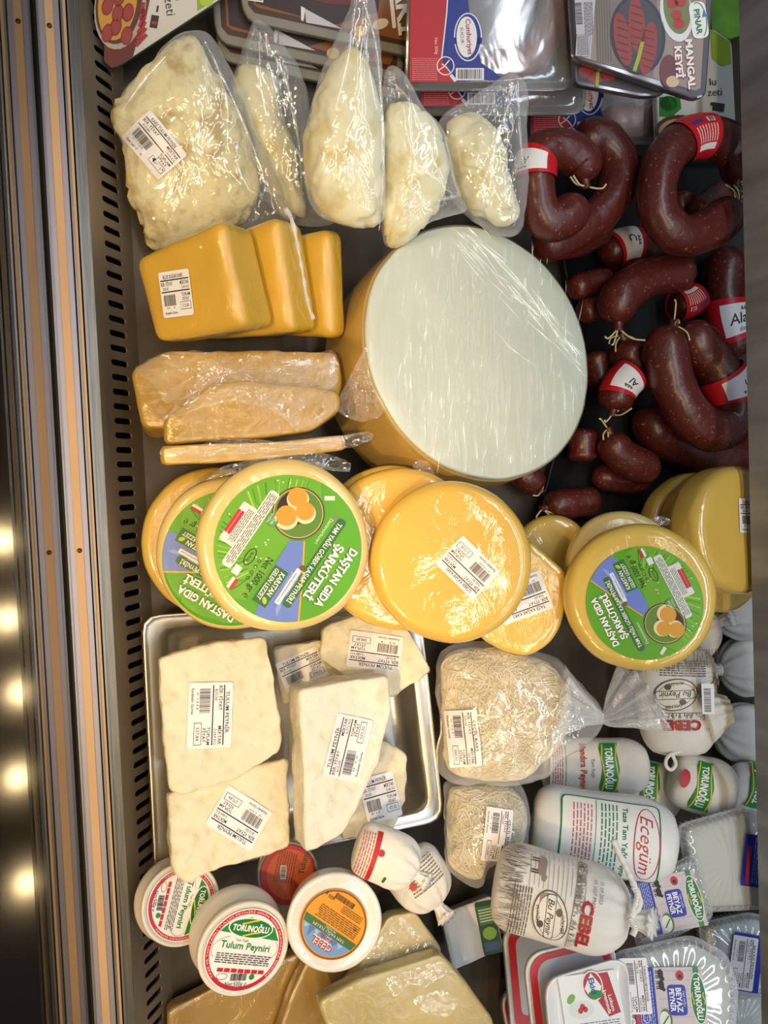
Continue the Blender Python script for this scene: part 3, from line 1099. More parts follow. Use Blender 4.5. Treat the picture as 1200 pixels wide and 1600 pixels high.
def e_(pr):
    pr.poly([(164, 60), (164, -97), (175, -106), (187, -102), (345, 2), (400, 60)], '#d6d2ca', 1)
    pr.poly([(164, 60), (164, -97), (175, -106), (187, -102), (208, -88), (216, -58), (228, -30), (236, 10), (240, 60)], '#6b2118', 2)
    pr.oval(188, -8, 40, 70, '#b9aa9a', 3, rot=-8)
    pr.oval(186, -4, 36, 66, '#5d2a22', 4, rot=-8)
    pr.oval(184, -2, 30, 62, '#d19b2d', 5, rot=-8)
    for x, y in ((168, 10), (186, -4), (200, 20), (181, 42), (168, 52), (198, 56), (184, 22)):
        pr.oval(x, -y, 9, 15, '#8f2a24', 6, rot=-12)
        pr.oval(x, -y, 7, 12, '#a23a30', 7, rot=-12)
    for k in range(6):
        pr.stroke([(224 + k, -4 - k * 10), (222 - k * 2, -22 - k * 10)], 6, '#a8262a', 6)
    for k in range(7):
        pr.stroke([(232, 0), (226 + k * 3, 16)], 1.4, '#3b5a30', 6)
    pr.rect(241, -34, 12, 20, '#2a1c1c', 3, rot=-10)
    pr.rect(246, -14, 3, 10, '#2a1c1c', 3, rot=-10)
    pr.rect(241, -36, 8, 5, '#a8262a', 4, rot=-10)
    pr.text('zeti', 266, -10, 15, '#3a3b3e', 3, rot=-82)
    pr.text('lu', 281, 6, 15, '#3a3b3e', 3, rot=-82)
    pr.poly([(306, 60), (308, -18), (330, -4), (400, 50)], '#8fb01e', 2)
    pr.oval(322, -2, 10, 8, '#b4cc30', 3)


img_print(it, e_)

# ------------------------------------------------------------------ black tray under the sausages
it = Item('tray', 'display_tray', 'flat black plastic tray lying under the pile of sausages', 'tray', 1000, 500, 0.016, w=1.0)
o_ = corners([(850, 245), (1200, 245), (1205, 820), (835, 820), (905, 560)], 20, 4)
it.slab('tray_body', o_, [(0.5, -17), (0.97, -17), (0.985, -10), (1.0, 2), (0.985, 4), (0.965, -8), (0.95, -13), (0.5, -13)], black_m, n=80)


# ------------------------------------------------------------------ sausages
def band_alaca(pr, w, h, word, small):
    pr.rect(0, 0, w, h, '#c6202b', 0)
    pr.rect(0, 0, w, h * 0.72, '#f1eff2', 1)
    pr.text(word, -w * 0.02, 1 * h / 60, h * 0.26, '#1d1b1c', 2, shear=0.2, bold=0.012)
    if small:
        pr.text(small, w * 0.04, -h * 0.24, h * 0.12, '#1d1b1c', 2, shear=0.2)
    for k, c in ((-0.02, '#2f6b34'), (0.06, '#7d3a2a'), (0.14, '#2f6b34')):
        pr.poly([(w * k - 3, h * 0.19), (w * k + 3, h * 0.19), (w * k, h * 0.30)], c, 2)


def band_red(pr, w, h, seed=1):
    pr.rect(0, 0, w, h, '#c6202b', 0)
    pr.rect(-w * 0.36, 0, w * 0.14, h * 0.7, '#f1eff2', 1)
    pr.lines(-w * 0.08, 0, w * 0.36, h * 0.74, 8, '#eecfd0', 1, seed=seed)
    pr.rect(w * 0.22, h * 0.2, w * 0.10, h * 0.32, '#3d3f86', 1)
    pr.rect(w * 0.22, -h * 0.2, w * 0.12, h * 0.22, '#f1eff2', 1)
    pr.barcode(w * 0.22, -h * 0.2, w * 0.10, h * 0.16, 2, seed)


def sausage(key, label, pts, r, z, ties=(), band=None, w=1.0, curl=None, group='ring sausages heaped on the black tray'):
    cx = sum(p[0] for p in pts) / len(pts)
    cy = sum(p[1] for p in pts) / len(pts)
    it = Item(key, 'sausage', label, 'sausage', cx, cy, z, w=w, group=group)
    P3 = [it.loc(p[0], p[1], p[2] if len(p) > 2 else 0.0) for p in pts]
    pa = Path(P3, 8)
    R_ = r * it.u
    e = min(0.22, 1.1 * R_ / pa.L)

    def rad(u):
        d = min(u, 1 - u) / e
        k = 1.0 if d >= 1 else math.sqrt(max(0.0, 1 - (1 - d) ** 2)) * 0.92 + 0.08
        return R_ * k * (1 + 0.03 * sin(9 * u + r))
    vf = pa.tube(rad, 22, max(20, int(pa.L / R_ * 7)))
    vs = displace(vf[0], vf[1], 0.05 * R_, 45, hash(key) % 50 if False else len(key) + r)
    it.put('casing', (vs, vf[1]), saus_m)
    for end in ties:
        s = 0.0 if end == 0 else pa.L
        p, (t, y, zz) = pa.get(s)
        d = -t if end == 0 else t
        rnd = random.Random(len(key) * 7 + end + int(cx))
        k = Path([p - d * 0.25 * R_, p + d * 0.15 * R_, p + d * 0.34 * R_], 3)
        it.put('casing_end', k.tube(lambda u: R_ * (0.24 + 0.10 * abs(u - 0.6)), 10, 8), saus_m)
        for q in range(3):
            v = Vector((rnd.uniform(-1, 1), rnd.uniform(-1, 1), rnd.uniform(0.1, 0.6))).normalized()
            s_ = Path([p + d * 0.1 * R_, p + d * 0.3 * R_ + v * 0.25 * R_, p + d * 0.4 * R_ + v * 0.8 * R_, p + d * 0.2 * R_ + v * rnd.uniform(1.0, 1.5) * R_], 5)
            it.put('string', s_.tube(lambda u: 0.0010, 6, 16), tie_m)
    if band:
        s0, wpx, kind, word, small, turn, flip = band
        hpx = 2.3 * r
        pr = Print()
        if kind == 'A':
            band_alaca(pr, hpx, wpx, word, small)
        else:
            band_red(pr, hpx, wpx, int(cx))
        rr = R_ * 1.09
        tn = math.radians(turn)

        def f(a, b, l):
            th_ = tn + (a * it.u) / rr * (1 if not flip else -1)
            return pa.on(s0 * pa.L + b * it.u * (1 if not flip else -1), th_, rr + EPS * l)
        # closed paper sleeve and the print on it
        n = 26
        loops = []
        for q in range(7):
            ss = s0 * pa.L + (q / 6 - 0.5) * wpx * it.u
            loops.append([pa.on(ss, 2 * pi * k / n, rr - EPS) for k in range(n)])
        sl = it.put('paper_band', rings(loops, False, False), ink('#c6202b'))
        b_ = pr.build('band_print', sl, f, 5.0)
    return it

SA = [
    ('sg1', 'dark end of a sausage tucked under the looped pair beside the big wheel', [(890, 454), (925, 442), (958, 438)], 20, 0.05, (), None),
    ('sg2', 'dark sausage half hidden beneath the knotted one next to the wheel rim', [(905, 490), (932, 481), (960, 477)], 19, 0.05, (), None),
    ('sk2', 'short dark sausage behind the string knot by the wheel rim', [(930, 548), (934, 580), (936, 606)], 20, 0.05, (), None),
    ('sn', 'stubby sausage end under the lower rim of the big wheel', [(806, 734), (828, 750), (842, 764)], 22, 0.05, (1,), None),
    ('sm', 'straight sausage lying lowest, just above the round yellow cheeses', [(852, 794), (885, 788), (936, 782)], 24, 0.05, (0,), None),
    ('sl', 'short thin sausage lying crosswise below the small knotted one', [(928, 742), (960, 748), (990, 750), (1016, 746)], 21, 0.05, (), None),
    ('sk', 'short upright sausage stub next to the wheel, below the knot', [(910, 668), (910, 696), (910, 722)], 24, 0.05, (), None),
    ('scin1', 'small sausage end curled inside the ring with the red band', [(1064, 300), (1066, 322), (1084, 338)], 20, 0.05, (), None),
    ('scin2', 'thin sausage crossing inside the ring with the red band', [(1082, 336), (1105, 318), (1138, 296)], 20, 0.05, (1,), None),
    ('sc2', 'sausage with a red and white paper band below the looped pair', [(940, 400), (972, 386), (1010, 384), (1040, 392)], 27, 0.06, (), (0.33, 48, 'A', 'C', '', -10, False)),
    ('sc', 'slender sausage curving along the bottom of the looped pair', [(952, 352), (915, 374), (870, 386), (842, 388)], 22, 0.06, (), None),
    ('sb', 'thick sausage arc forming the outer side of the looped pair', [(900, 216), (942, 218), (966, 258), (958, 305), (925, 345), (875, 372), (835, 384)], 30, 0.08, (), None),
    ('sa', 'horseshoe sausage with both ends meeting at a knot next to the bag', [(914, 284), (908, 252), (876, 234), (842, 244), (836, 280), (840, 320), (852, 342), (866, 346), (886, 338), (906, 310)], 31, 0.10, (0,), (0.46, 34, 'A', 'Al', '', 60, False)),
    ('se', 'upright sausage against the steel ledge with a white lettered band', [(1142, 388), (1131, 430), (1133, 490), (1152, 560)], 31, 0.07, (), (0.66, 62, 'A', 'Alaça', 'dana  su', -5, True)),
    ('sdd', 'sausage with a dark red band wedged behind the bent one', [(1052, 480), (1074, 474), (1092, 460)], 22, 0.06, (), (0.5, 46, 'R', '', '', 0, False)),
    ('sf2', 'rounded sausage end hanging below the yellow string tie', [(974, 530), (986, 556), (1018, 578), (1040, 590)], 30, 0.07, (0,), None),
    ('sf', 'bent sausage tied with yellow string at its lower end', [(966, 506), (968, 468), (1000, 440), (1045, 427), (1080, 434)], 31, 0.08, (0,), None),
    ('sd', 'large sausage ring with a red printed band near its top', [(1150, 286), (1154, 244), (1122, 217), (1078, 216), (1042, 244), (1027, 290), (1032, 338), (1066, 368), (1112, 356), (1150, 322)], 31, 0.09, (0, 1), (0.30, 58, 'R', '', '', 0, False)),
    ('sh', 'wide curved sausage lying beneath the big bent one', [(1018, 632), (1022, 664), (1054, 692), (1104, 710), (1150, 710), (1186, 698)], 33, 0.07, (), None),
    ('sj', 'plump short sausage hanging from the knot by the wheel', [(952, 676), (964, 704), (992, 724), (1026, 736)], 27, 0.08, (0,), None),
    ('si', 'sausage tip with a white and red band above the knot', [(992, 580), (968, 606), (958, 642)], 27, 0.08, (1,), (0.42, 44, 'A', 'Al', '', 0, False)),
    ('su', 'big bent sausage on top of the heap with a red and white band', [(1050, 514), (1040, 545), (1050, 595), (1078, 648), (1112, 672), (1140, 660), (1142, 622), (1122, 576), (1094, 540), (1068, 510)], 34, 0.11, (0,), (0.70, 52, 'A', 'm', '', 10, True)),
]
for a in SA:
    sausage(*a)


# ------------------------------------------------------------------ big white wheel
it = Item('wheel', 'large_round_cheese', 'large white cheese wheel under stretched cling film', 'cheese wheel', 757, 547, 0.17, w=1.0, ra=0.10, rb=0.16)
rw = 207
pf = [(rw * k, -178) for k in (0.3, 0.6, 0.9)] + [(rw * 0.975, -174), (rw * 1.0, -160)] + [(rw * (1.0 + 0.015 * sin(pi * k / 8)), -160 + 148 * k / 8) for k in range(1, 8)]
pf += [(rw * 1.0, -10), (rw * 0.992, -3)]
pu = [(rw * 0.992, -3), (rw * 0.965, 0)] + [(rw * (0.965 - 0.93 * k / 10), 2 * sin(pi * k / 20)) for k in range(1, 11)]
sc = lambda p: [(a * it.u, b * it.u) for a, b in p]
vs, fs = lathe(sc(pf), 96, wob=0.012, seed=2)
it.put('wheel_side', (vs, fs), wheel_s)
vs, fs = lathe(sc(pu), 96, wob=0.012, seed=2)
vs = [v for v in vs[:-0 or None]]
n_ = 96
vs = displace(vs, fs, 1.2 * it.u, 18, 3)
it.put('wheel_face', (vs, fs), wheel_m)
rnd = random.Random(11)
V, Fc = [], []
for q in range(260):      # fine standing creases of the stretched film
    if q < 190:
        x, y, a, ln = rnd.uniform(600, 910), rnd.uniform(380, 720), 86 + rnd.gauss(0, 5), rnd.uniform(8, 46)
    else:
        t = rnd.random()
        x, y, a, ln = 720 + 190 * t + rnd.gauss(0, 12), 365 + 200 * t + rnd.gauss(0, 12), -47 + rnd.gauss(0, 6), rnd.uniform(20, 70)
    if ((x - 757) / 160) ** 2 + ((y - 548) / 192) ** 2 > 1:
        continue
    a = math.radians(a)
    pts = [it.loc(x + s * ln * cos(a), y - s * ln * sin(a), 1.6) for s in (-0.5, 0, 0.5)]
    rr = rnd.uniform(0.00025, 0.0006)
    tv, tf = Path(pts, 2).tube(lambda u: rr * (1.05 - abs(2 * u - 1)), 5, 6)
    b = len(V)
    V += tv
    Fc += [tuple(b + i for i in f) for f in tf]
cr = it.put('film_creases', (V, Fc), film('crease_film', haze=0.25, rim=0.35, scale=80, bump=0.4, rough=0.12, glint=0.25))
cr['kind'] = 'stuff'
for q, pts in enumerate([[(715, 356), (800, 425), (895, 560)], [(770, 512), (800, 545), (835, 570)]]):
    it.put('film_crease', Path([it.loc(x, y, 2.5) for x, y in pts], 6).tube(lambda u: 0.0010 * (1 - 0.7 * abs(2 * u - 1)), 5, 24), wrap_film)


# ------------------------------------------------------------------ bagged cheeses


def bag(key, label, lump, skin, bulge, z, m, w=0.3, neck=None, lumps=(7, 30), seed=1, rb=0.0, ra=0.0):
    cx = sum(p[0] for p in lump) / len(lump)
    cy = sum(p[1] for p in lump) / len(lump)
    it = Item(key, 'bagged_cheese', label, 'bagged cheese', cx, cy, z, w=w, ra=ra, rb=rb, group='clear bags of soft cheese')
    o1 = [tuple(p) for p in catmull([(cx + (x - cx) * 1.10, cy + (y - cy) * 1.06, 0) for x, y in lump], 8, True)]
    vs, fs = it.slab('', o1, dome_prof(bulge, bulge * 0.45, 22), None, n=110, raw=True)
    vs = displace(vs, fs, lumps[0] * 1.2 * it.u, lumps[1] * 0.9, seed, 4)
    # ridged, broken look of packed curd
    vs2 = []
    for v in vs:
        k = abs(fbm(v, lumps[1] * 1.1, seed + 5, 3))
        vs2.append(Vector(v) * (1 - 0.07 * max(0, 0.20 - k) / 0.20))
    it.put('cheese', (vs2, fs), m)
    zf = surf_z(vs2, fs)
    o2 = [tuple(p) for p in catmull([(x, y, 0) for x, y in skin], 8, True)]
    v2, f2 = it.slab('', o2, dome_prof(bulge * 1.12, bulge * 0.52, 16), None, n=120, raw=True)
    v2 = displace(v2, f2, 5.0 * it.u, 26, seed + 9, 3)
    v2 = [Vector((v.x, v.y, max(v.z, zf(v.x, v.y, -9) + 0.0012))) if v.z > 0 else v for v in map(Vector, v2)]
    it.put('bag_film', (v2, f2), bag_film)
    it.z_of = surf_z(v2, f2)
    # long creases running up to the gathered mouth
    if neck:
        for q, pts in enumerate(neck):
            P3 = []
            for x, y in pts:
                p = it.loc(x, y, 0)
                P3.append(Vector((p.x, p.y, it.z_of(p.x, p.y, 0.0) + 0.0015)))
            it.put('film_crease', Path(P3, 5).tube(lambda u: 0.0016 * (1 - 0.6 * abs(2 * u - 1)), 6, 24), wrap_film)
    return it


b5 = bag('bag5', 'cloudy bag of soft white cheese nearest the sausages', [(705, 195), (740, 180), (775, 215), (795, 290), (800, 335), (760, 345), (715, 300), (700, 240)],
         [(686, 190), (740, 150), (800, 118), (826, 150), (822, 225), (826, 290), (808, 362), (760, 358), (712, 320), (690, 250)], 34, 0.06, curd_w, neck=[[(806, 130), (806, 200), (812, 260)], [(800, 150), (770, 220), (760, 300)]], seed=4)
b4 = bag('bag4', 'clear bag of pale folded cheese tucked against the top of the big wheel', [(610, 180), (650, 172), (685, 205), (697, 260), (680, 320), (640, 372), (608, 376), (600, 280)],
         [(598, 120), (628, 110), (660, 165), (692, 200), (704, 260), (720, 310), (728, 330), (680, 345), (640, 372), (600, 378), (594, 260)], 32, 0.07, curd_w, neck=[[(605, 130), (640, 170), (690, 300)], [(680, 316), (720, 305)]], seed=6)
b2 = bag('bag2', 'narrow clear bag of white cheese between two larger bags', [(368, 130), (400, 108), (430, 130), (450, 200), (462, 260), (474, 332), (440, 332), (400, 250), (375, 180)],
         [(364, 120), (392, 40), (410, 36), (450, 80), (484, 160), (486, 250), (500, 310), (528, 326), (515, 352), (450, 348), (400, 280), (364, 160)], 36, 0.08, curd_w, neck=[[(398, 50), (440, 120), (462, 220), (468, 300)], [(404, 60), (405, 130), (415, 200)]], seed=2, lumps=(7, 24))
b3 = bag('bag3', 'tall clear bag of ivory cheese with a long upright plastic mouth', [(486, 180), (520, 105), (552, 80), (580, 130), (594, 220), (590, 325), (560, 345), (505, 325), (482, 260)],
         [(478, 200), (508, 100), (540, 30), (556, -25), (580, -20), (592, 60), (596, 150), (602, 250), (602, 335), (590, 352), (540, 352), (490, 330), (474, 260)], 40, 0.08, curd_w, neck=[[(560, -10), (586, 90), (596, 260), (592, 360)], [(552, 20), (540, 100), (520, 180)], [(570, 0), (568, 90), (585, 180)]], seed=3, lumps=(7, 22))
b1 = bag('bag1', 'large clear bag of crumbled yellowish cheese with a tilted price label', [(262, 75), (300, 65), (325, 100), (370, 190), (392, 270), (385, 330), (330, 365), (250, 385), (215, 330), (196, 230), (185, 180), (210, 140)],
         [(255, 70), (285, 48), (320, 52), (350, 95), (392, 180), (420, 250), (455, 340), (430, 350), (360, 358), (300, 376), (252, 396), (228, 360), (195, 240), (178, 178), (200, 135), (235, 100)], 44, 0.09, curd_y, neck=[[(318, 70), (365, 170), (410, 280), (440, 340)], [(330, 90), (350, 160), (352, 240)], [(262, 90), (225, 130), (190, 180)]], seed=1, lumps=(6, 34))
price(b1, 241, 232, -51, 79, 58, 'KARS TULUM PEYNİR', '410,00', '1,014', '415,00', 3, z=b1.z_of)


# ------------------------------------------------------------------ three yellow kasar blocks in a row
for k, (key, lab) in enumerate((('blk2', 'yellow wrapped cheese block third in the row, touching the big wheel'), ('blk1', 'yellow wrapped cheese block with a twisted film seam, middle of three'), ('blk0', 'yellow wrapped cheese block with a price label, nearest the grille'))):
    j = 2 - k
    w_, h_, d_ = [176, 176, 150][j], [150, 158, 150][j], [96, 80, 50][j]
    # each block stands behind the one before it
    it = Item(key, 'cheese_block', lab, 'cheese block', [292, 372, 452][j], [449, 445, 448][j], [0.085, 0.075, 0.065][j], w=0.0, ra=-0.62, rb=0.06, spin=[12, 8, 2][j], group='row of yellow cheese blocks')
    vs, fs = roundbox(w_ * it.u, h_ * it.u, d_ * it.u, 17 * it.u, 14)
    vs = [Vector((v.x, v.y * (1 + 0.10 * v.x / (w_ * it.u / 2)), v.z - d_ / 2 * it.u)) for v in vs]
    vs = displace(vs, fs, 2.4 * it.u, 22, j + 3)
    it.put('cheese', (vs, fs), kasar)
    if j == 1:
        a = [(520, 345), (520, 400), (514, 460), (496, 500)]
        sd = Path([Vector((w_ / 2 * it.u * 0.99, y * it.u, zz * it.u)) for y, zz in ((100, -30), (84, -45), (40, -50), (0, -52), (-40, -54), (-66, -64))], 6)
        it.put('film_seam', sd.tube(lambda u: 0.0024 * (1 + 0.3 * sin(40 * u)), 8, 50), film('seam_film', haze=0.5, rim=0.3, scale=120))
    if j == 0:
        price(it, 277, 459, 8, 58, 70, 'BLOK KAŞAR KARS', '506,00', '1,014', '512,00', 5, lift=0.0018)

# ------------------------------------------------------------------ film-wrapped halves below them


def flap(it, name, pts, h, amp, freq, seed, m=None, n=60):
    """A loose crumpled sheet of film standing off an item."""
    base = resample(it.outline(pts, h), n)
    c = sum(base, Vector()) / n
    loops = [[c + (p - c) * s for p in base] for s in (1.0, 0.88, 0.74, 0.6, 0.45, 0.3, 0.15)]
    vs, fs = rings(loops, False, True)
    vs = [Vector(v) + Vector((0, 0, amp * it.u * (abs(fbm(v, freq, seed, 3)) * 1.6))) for v in vs]
    return it.put(name, (vs, fs), m or wrap_film, smooth=False)


it = Item('half1', 'wrapped_cheese', 'large wrapped half of yellow cheese leaning behind another wrapped piece', 'wrapped cheese', 380, 605, 0.07, w=0.3, rb=0.25)
it.slab('cheese', corners([(203, 578), (255, 550), (400, 546), (528, 550), (534, 600), (520, 645), (262, 668), (222, 668)], 14, 4), block_prof(70, 5, 4, 6), old_m, n=90, disp=(3, 22, 3))
flap(it, 'wrap_film', corners([(204, 578), (255, 552), (320, 550), (345, 552), (420, 552), (520, 552), (528, 560), (520, 590), (460, 600), (330, 600), (262, 640), (240, 600)], 10, 3), 3, 20, 40, 5)
it = Item('half2', 'wrapped_cheese', 'pale wrapped piece of yellow cheese under crumpled clear film', 'wrapped cheese', 405, 640, 0.09, w=0.3, rb=0.1)
it.slab('cheese', corners([(255, 655), (335, 598), (385, 594), (530, 610), (532, 640), (490, 674), (400, 684), (257, 694)], 10, 4), block_prof(46, 5, 4, 6), old_m, n=90, disp=(3, 22, 8))
flap(it, 'wrap_film', corners([(250, 660), (300, 610), (322, 560), (350, 575), (400, 580), (470, 565), (530, 560), (528, 600), (470, 640), (468, 680), (440, 650), (360, 625), (300, 645)], 8, 3), 4, 26, 45, 7)
flap(it, 'wrap_film', corners([(520, 640), (560, 560), (572, 540), (580, 600), (600, 630), (596, 652), (560, 662), (545, 655)], 8, 3), 2, 22, 50, 9)
it = Item('slab0', 'wrapped_cheese', 'thin wrapped slice of yellow cheese lying on edge above the labelled wheels', 'wrapped cheese', 400, 706, 0.075, w=0.2)
it.slab('cheese', corners([(250, 697), (330, 694), (430, 690), (537, 680), (541, 702), (430, 716), (330, 724), (252, 726)], 6, 4), block_prof(60, 5, 4, 6), old_m, n=90, disp=(2, 25, 2))
flap(it, 'wrap_film', corners([(246, 702), (320, 694), (330, 686), (400, 686), (450, 692), (535, 688), (580, 672), (585, 686), (550, 700), (480, 702), (400, 708), (300, 714), (250, 714)], 6, 3), 3, 12, 55, 4)


# ------------------------------------------------------------------ slabs at the bottom end
# white vacuum block with green label
it = Item('vac', 'cheese_block', 'white packed block with a dark green label below the cloth bags', 'cheese block', 735, 1458, 0.05, w=0.3)
it.slab('cheese', corners([(688, 1428), (768, 1398), (788, 1482), (708, 1518)], 8, 4), block_prof(36, 4, 4, 6), white_m, n=80, disp=(2, 20, 3))
pr = Print()
pr.rect(0, 0, 30, 74, '#1f4a34', 0, r=2)
pr.rect(0, 18, 26, 26, '#3f7a48', 1)
pr.oval(0, -8, 11, 9, '#7fb04a', 1)
pr.rect(0, -26, 26, 12, '#3a5a8a', 1)
pr.lines(0, 18, 22, 20, 5, '#d8e4d8', 2, seed=2)
pr.build('front_label', it.o, flat_map(it, 763, 1449, 12, 0, 0.002))
for key, lab, pts, d, zz, m in (
        ('bs1', 'tan slab of aged cheese lying flat in front of the lettered tub', [(262, 1580), (330, 1545), (400, 1512), (474, 1488), (468, 1545), (440, 1600), (420, 1660), (262, 1660)], 30, 0.05, tan_m),
        ('bs2', 'brownish slab of aged cheese between the tan and pale slabs', [(424, 1640), (452, 1560), (480, 1500), (606, 1430), (560, 1520), (500, 1570), (520, 1660), (430, 1660)], 28, 0.05, tan_m),
        ('bs3', 'small wrapped piece of pale aged cheese under the knotted cloth bags', [(536, 1552), (580, 1480), (606, 1432), (650, 1424), (692, 1488), (660, 1520), (580, 1552)], 26, 0.06, old_pale),
        ('bs4', 'large pale slab of aged cheese with torn film patches', [(497, 1566), (560, 1532), (640, 1506), (690, 1490), (728, 1535), (770, 1592), (785, 1660), (530, 1660)], 30, 0.08, old_pale)):
    cx, cy = sum(p[0] for p in pts) / len(pts), min(1560, sum(p[1] for p in pts) / len(pts))
    it = Item(key, 'cheese_slab', lab, 'cheese slab', cx, cy, zz, w=0.88, group='slabs of aged cheese')
    it.slab('cheese', corners(pts, 10, 4), block_prof(d, 4, 3, 8), m, n=90, disp=(2.5, 20, len(lab)))
    if key == 'bs4':
        flap(it, 'torn_film', corners([(600, 1530), (650, 1512), (690, 1500), (700, 1520), (660, 1545), (640, 1535), (615, 1560)], 6, 3), 3, 3, 60, 4)
        flap(it, 'torn_film', corners([(640, 1560), (690, 1545), (720, 1560), (700, 1590), (660, 1580)], 6, 3), 3, 3, 60, 6)
    if key == 'bs3':
        flap(it, 'wrap_film', corners([(540, 1548), (590, 1470), (625, 1430), (680, 1480), (690, 1492), (620, 1530)], 6, 3), 3, 6, 60, 8)


# ------------------------------------------------------------------ steel pan of tulum blocks
it = Item('pan', 'steel_pan', 'shallow stainless steel pan with rolled rim holding the white blocks', 'pan', 455, 1165, 0.055, w=1.0, ra=-0.06)
rim = corners([(221, 962), (655, 930), (695, 1282), (242, 1377)], 26, 6)
base = resample(it.outline(rim), 120)
c = sum(base, Vector()) / 120
hh = 0.038 / it.u
fl = [(1.0, 0), (1.005, -4), (1.0, -6), (0.998, -1), (0.96, 0), (0.90, 0), (0.885, -2), (0.872, -12), (0.85, -hh * 0.8), (0.81, -hh + 2), (0.75, -hh), (0.3, -hh)]
loops = []
for s, z_ in [(0.3, -hh - 2), (0.75, -hh - 2), (0.82, -hh), (0.865, -hh * 0.8), (0.885, -12), (0.90, -4), (0.96, -3), (1.0, -3)] + fl[:1] + [(0.992, 2.0), (0.98, 0.5)] + fl[4:]:
    loops.append([c + (p - c) * s + Vector((0, 0, z_ * it.u)) for p in base])
it.put('pan_body', rings(loops), pan_m)


# ------------------------------------------------------------------ lidded tubs
def tub(key, label, px, py, z, prof, m, ra, rb, spin=0, group='white lidded cheese tubs', sx=1.0):
    it = Item(key, 'cheese_tub', label, 'tub', px, py, z, ra=ra, rb=rb, spin=spin, group=group)
    it.put('tub_body', lathe([(a * it.u, b * it.u) for a, b in prof], 64, sx=sx), m)
    return it


body = [(50, -62), (62, -62), (70, -58), (75, -50), (76, -42), (74, -34), (69, -26), (68, -14)]
lid = [(72, -14), (73, -4), (71, -1), (68, -1), (66, -3), (30, -3), (10, -3)]


def torunoglu_lid(it, cx, cy, spin, r, full=True):
    pr = Print()
    RD = '#c22a36'
    pr.oval(0, 0, r, r, '#f2f1f0', 0, n=48)
    pr.ring(0, 0, r * 0.97, r * 0.97, r * 0.10, RD, 1, n=56)
    pr.text('TAZE VE TAM YAĞLI TULUM PEYNİRİ SERİN YERDE MUHAFAZA EDİNİZ', 0, 0, r * 0.045, '#f6e4e4', 2, rot=90, arc=r * 0.92, width=r * 4.3)
    pr.poly([(r * 0.87 * cos(math.radians(a)), r * 0.87 * sin(math.radians(a))) for a in range(22, 160, 6)] + [(-0.6 * r, 0.36 * r), (0.0, 0.42 * r), (0.6 * r, 0.30 * r)], '#f2f1f0', 2)
    pr.poly([(0.82 * r, 0.22 * r), (-0.72 * r, 0.46 * r), (-0.56 * r, 0.62 * r), (0.0, 0.80 * r), (0.66 * r, 0.54 * r)], '#2a8a3e', 3)
    pr.oval(0.04 * r, 0.53 * r, 0.58 * r, 0.25 * r, '#f2f1f0', 4, rot=-5)
    pr.oval(0.04 * r, 0.53 * r, 0.55 * r, 0.22 * r, '#1f7a38', 5, rot=-5)
    pr.stroke([(x * r, (0.68 + 0.04 * sin(7 * x)) * r) for x in [-0.2 + 0.06 * k for k in range(8)]], r * 0.04, '#d8c832', 6)
    pr.stroke([(x * r, (0.38 + 0.04 * sin(7 * x)) * r) for x in [-0.15 + 0.06 * k for k in range(8)]], r * 0.04, '#d8c832', 6)
    pr.text('TORUNOĞLU', 0.04 * r, 0.53 * r, 0.15 * r, '#fbfbfb', 7, rot=-5, bold=0.035, width=0.94 * r)
    pr.text('Tam Yağlı', -0.12 * r, 0.24 * r, 0.06 * r, '#5a5a5a', 3, rot=-5)
    pr.text('Tulum Peyniri', 0, 0.10 * r, 0.17 * r, '#1f8a3c', 3, rot=-6, bold=0.02, width=1.28 * r)
    pr.ring(-0.35 * r, 0.02 * r, 0.5 * r, 0.32 * r, 0.015 * r, '#c98a90', 2, a0=100, a1=215)
    pr.ring(0.35 * r, 0.02 * r, 0.5 * r, 0.32 * r, 0.015 * r, '#c98a90', 2, a0=-80, a1=35)
    pr.lines(0, -0.22 * r, 1.4 * r, 0.26 * r, 5, '#4a4a4a', 3, rot=-5, seed=4, wd=0.45)
    for k in range(7):
        pr.rect((-0.52 + 0.175 * k) * r, (-0.46 - 0.012 * k) * r, 0.15 * r, 0.09 * r, RD, 3, rot=-5)
    pr.barcode(-0.02 * r, -0.64 * r, 0.40 * r, 0.17 * r, 3, 3)
    pr.oval(0.32 * r, -0.64 * r, 0.07 * r, 0.07 * r, '#2a8a3e', 3, n=16)
    pr.ring(-0.44 * r, -0.62 * r, 0.14 * r, 0.08 * r, 0.012 * r, '#777777', 3)
    pr.text('Net:500g ℮', -0.05 * r, -0.80 * r, 0.12 * r, '#3a3a3a', 3, width=0.55 * r)
    base = Print()
    base.items = pr.items[:1]
    pr.items = pr.items[1:]
    f = flat_map(it, cx, cy, spin, -1.5, 0.0006)
    lb = base.build('lid_label', it.o, f)
    pr.build('label_print', lb, f)


it = tub('tb_l', 'lidded tub with a red ringed label squeezed behind the front tub', 284, 1413, 0.05, [(a * 0.86, b) for a, b in body], tub_m, 0.22, -0.20)
it.put('lid', lathe([(a * 0.84 * it.u, b * it.u) for a, b in lid], 64), tub_m)
torunoglu_lid(it, 284, 1413, -100, 53)
it = tub('tb_o', 'tub with an orange and red lid label under the pan edge', 450, 1366, 0.05, [(36, -40), (44, -40), (48, -32), (46, -12)], tub_m, 0.05, -0.15)
it.put('lid', lathe([(a * 0.66 * it.u, b * it.u) for a, b in lid], 64), mat('grey_lid', '#8d867c', 0.4))
pr = Print()
pr.oval(0, 0, 56, 56, '#b3262e', 0, n=40)
pr.oval(4, 0, 48, 48, '#c4561f', 1, n=40)
pr.lines(-6, 14, 60, 40, 8, '#8a2f14', 2, rot=80, seed=3)
pr.rect(-10, 4, 12, 26, '#e9e4e0', 3, rot=0)
pr.barcode(-10, 4, 22, 10, 4, 3, rot=90)
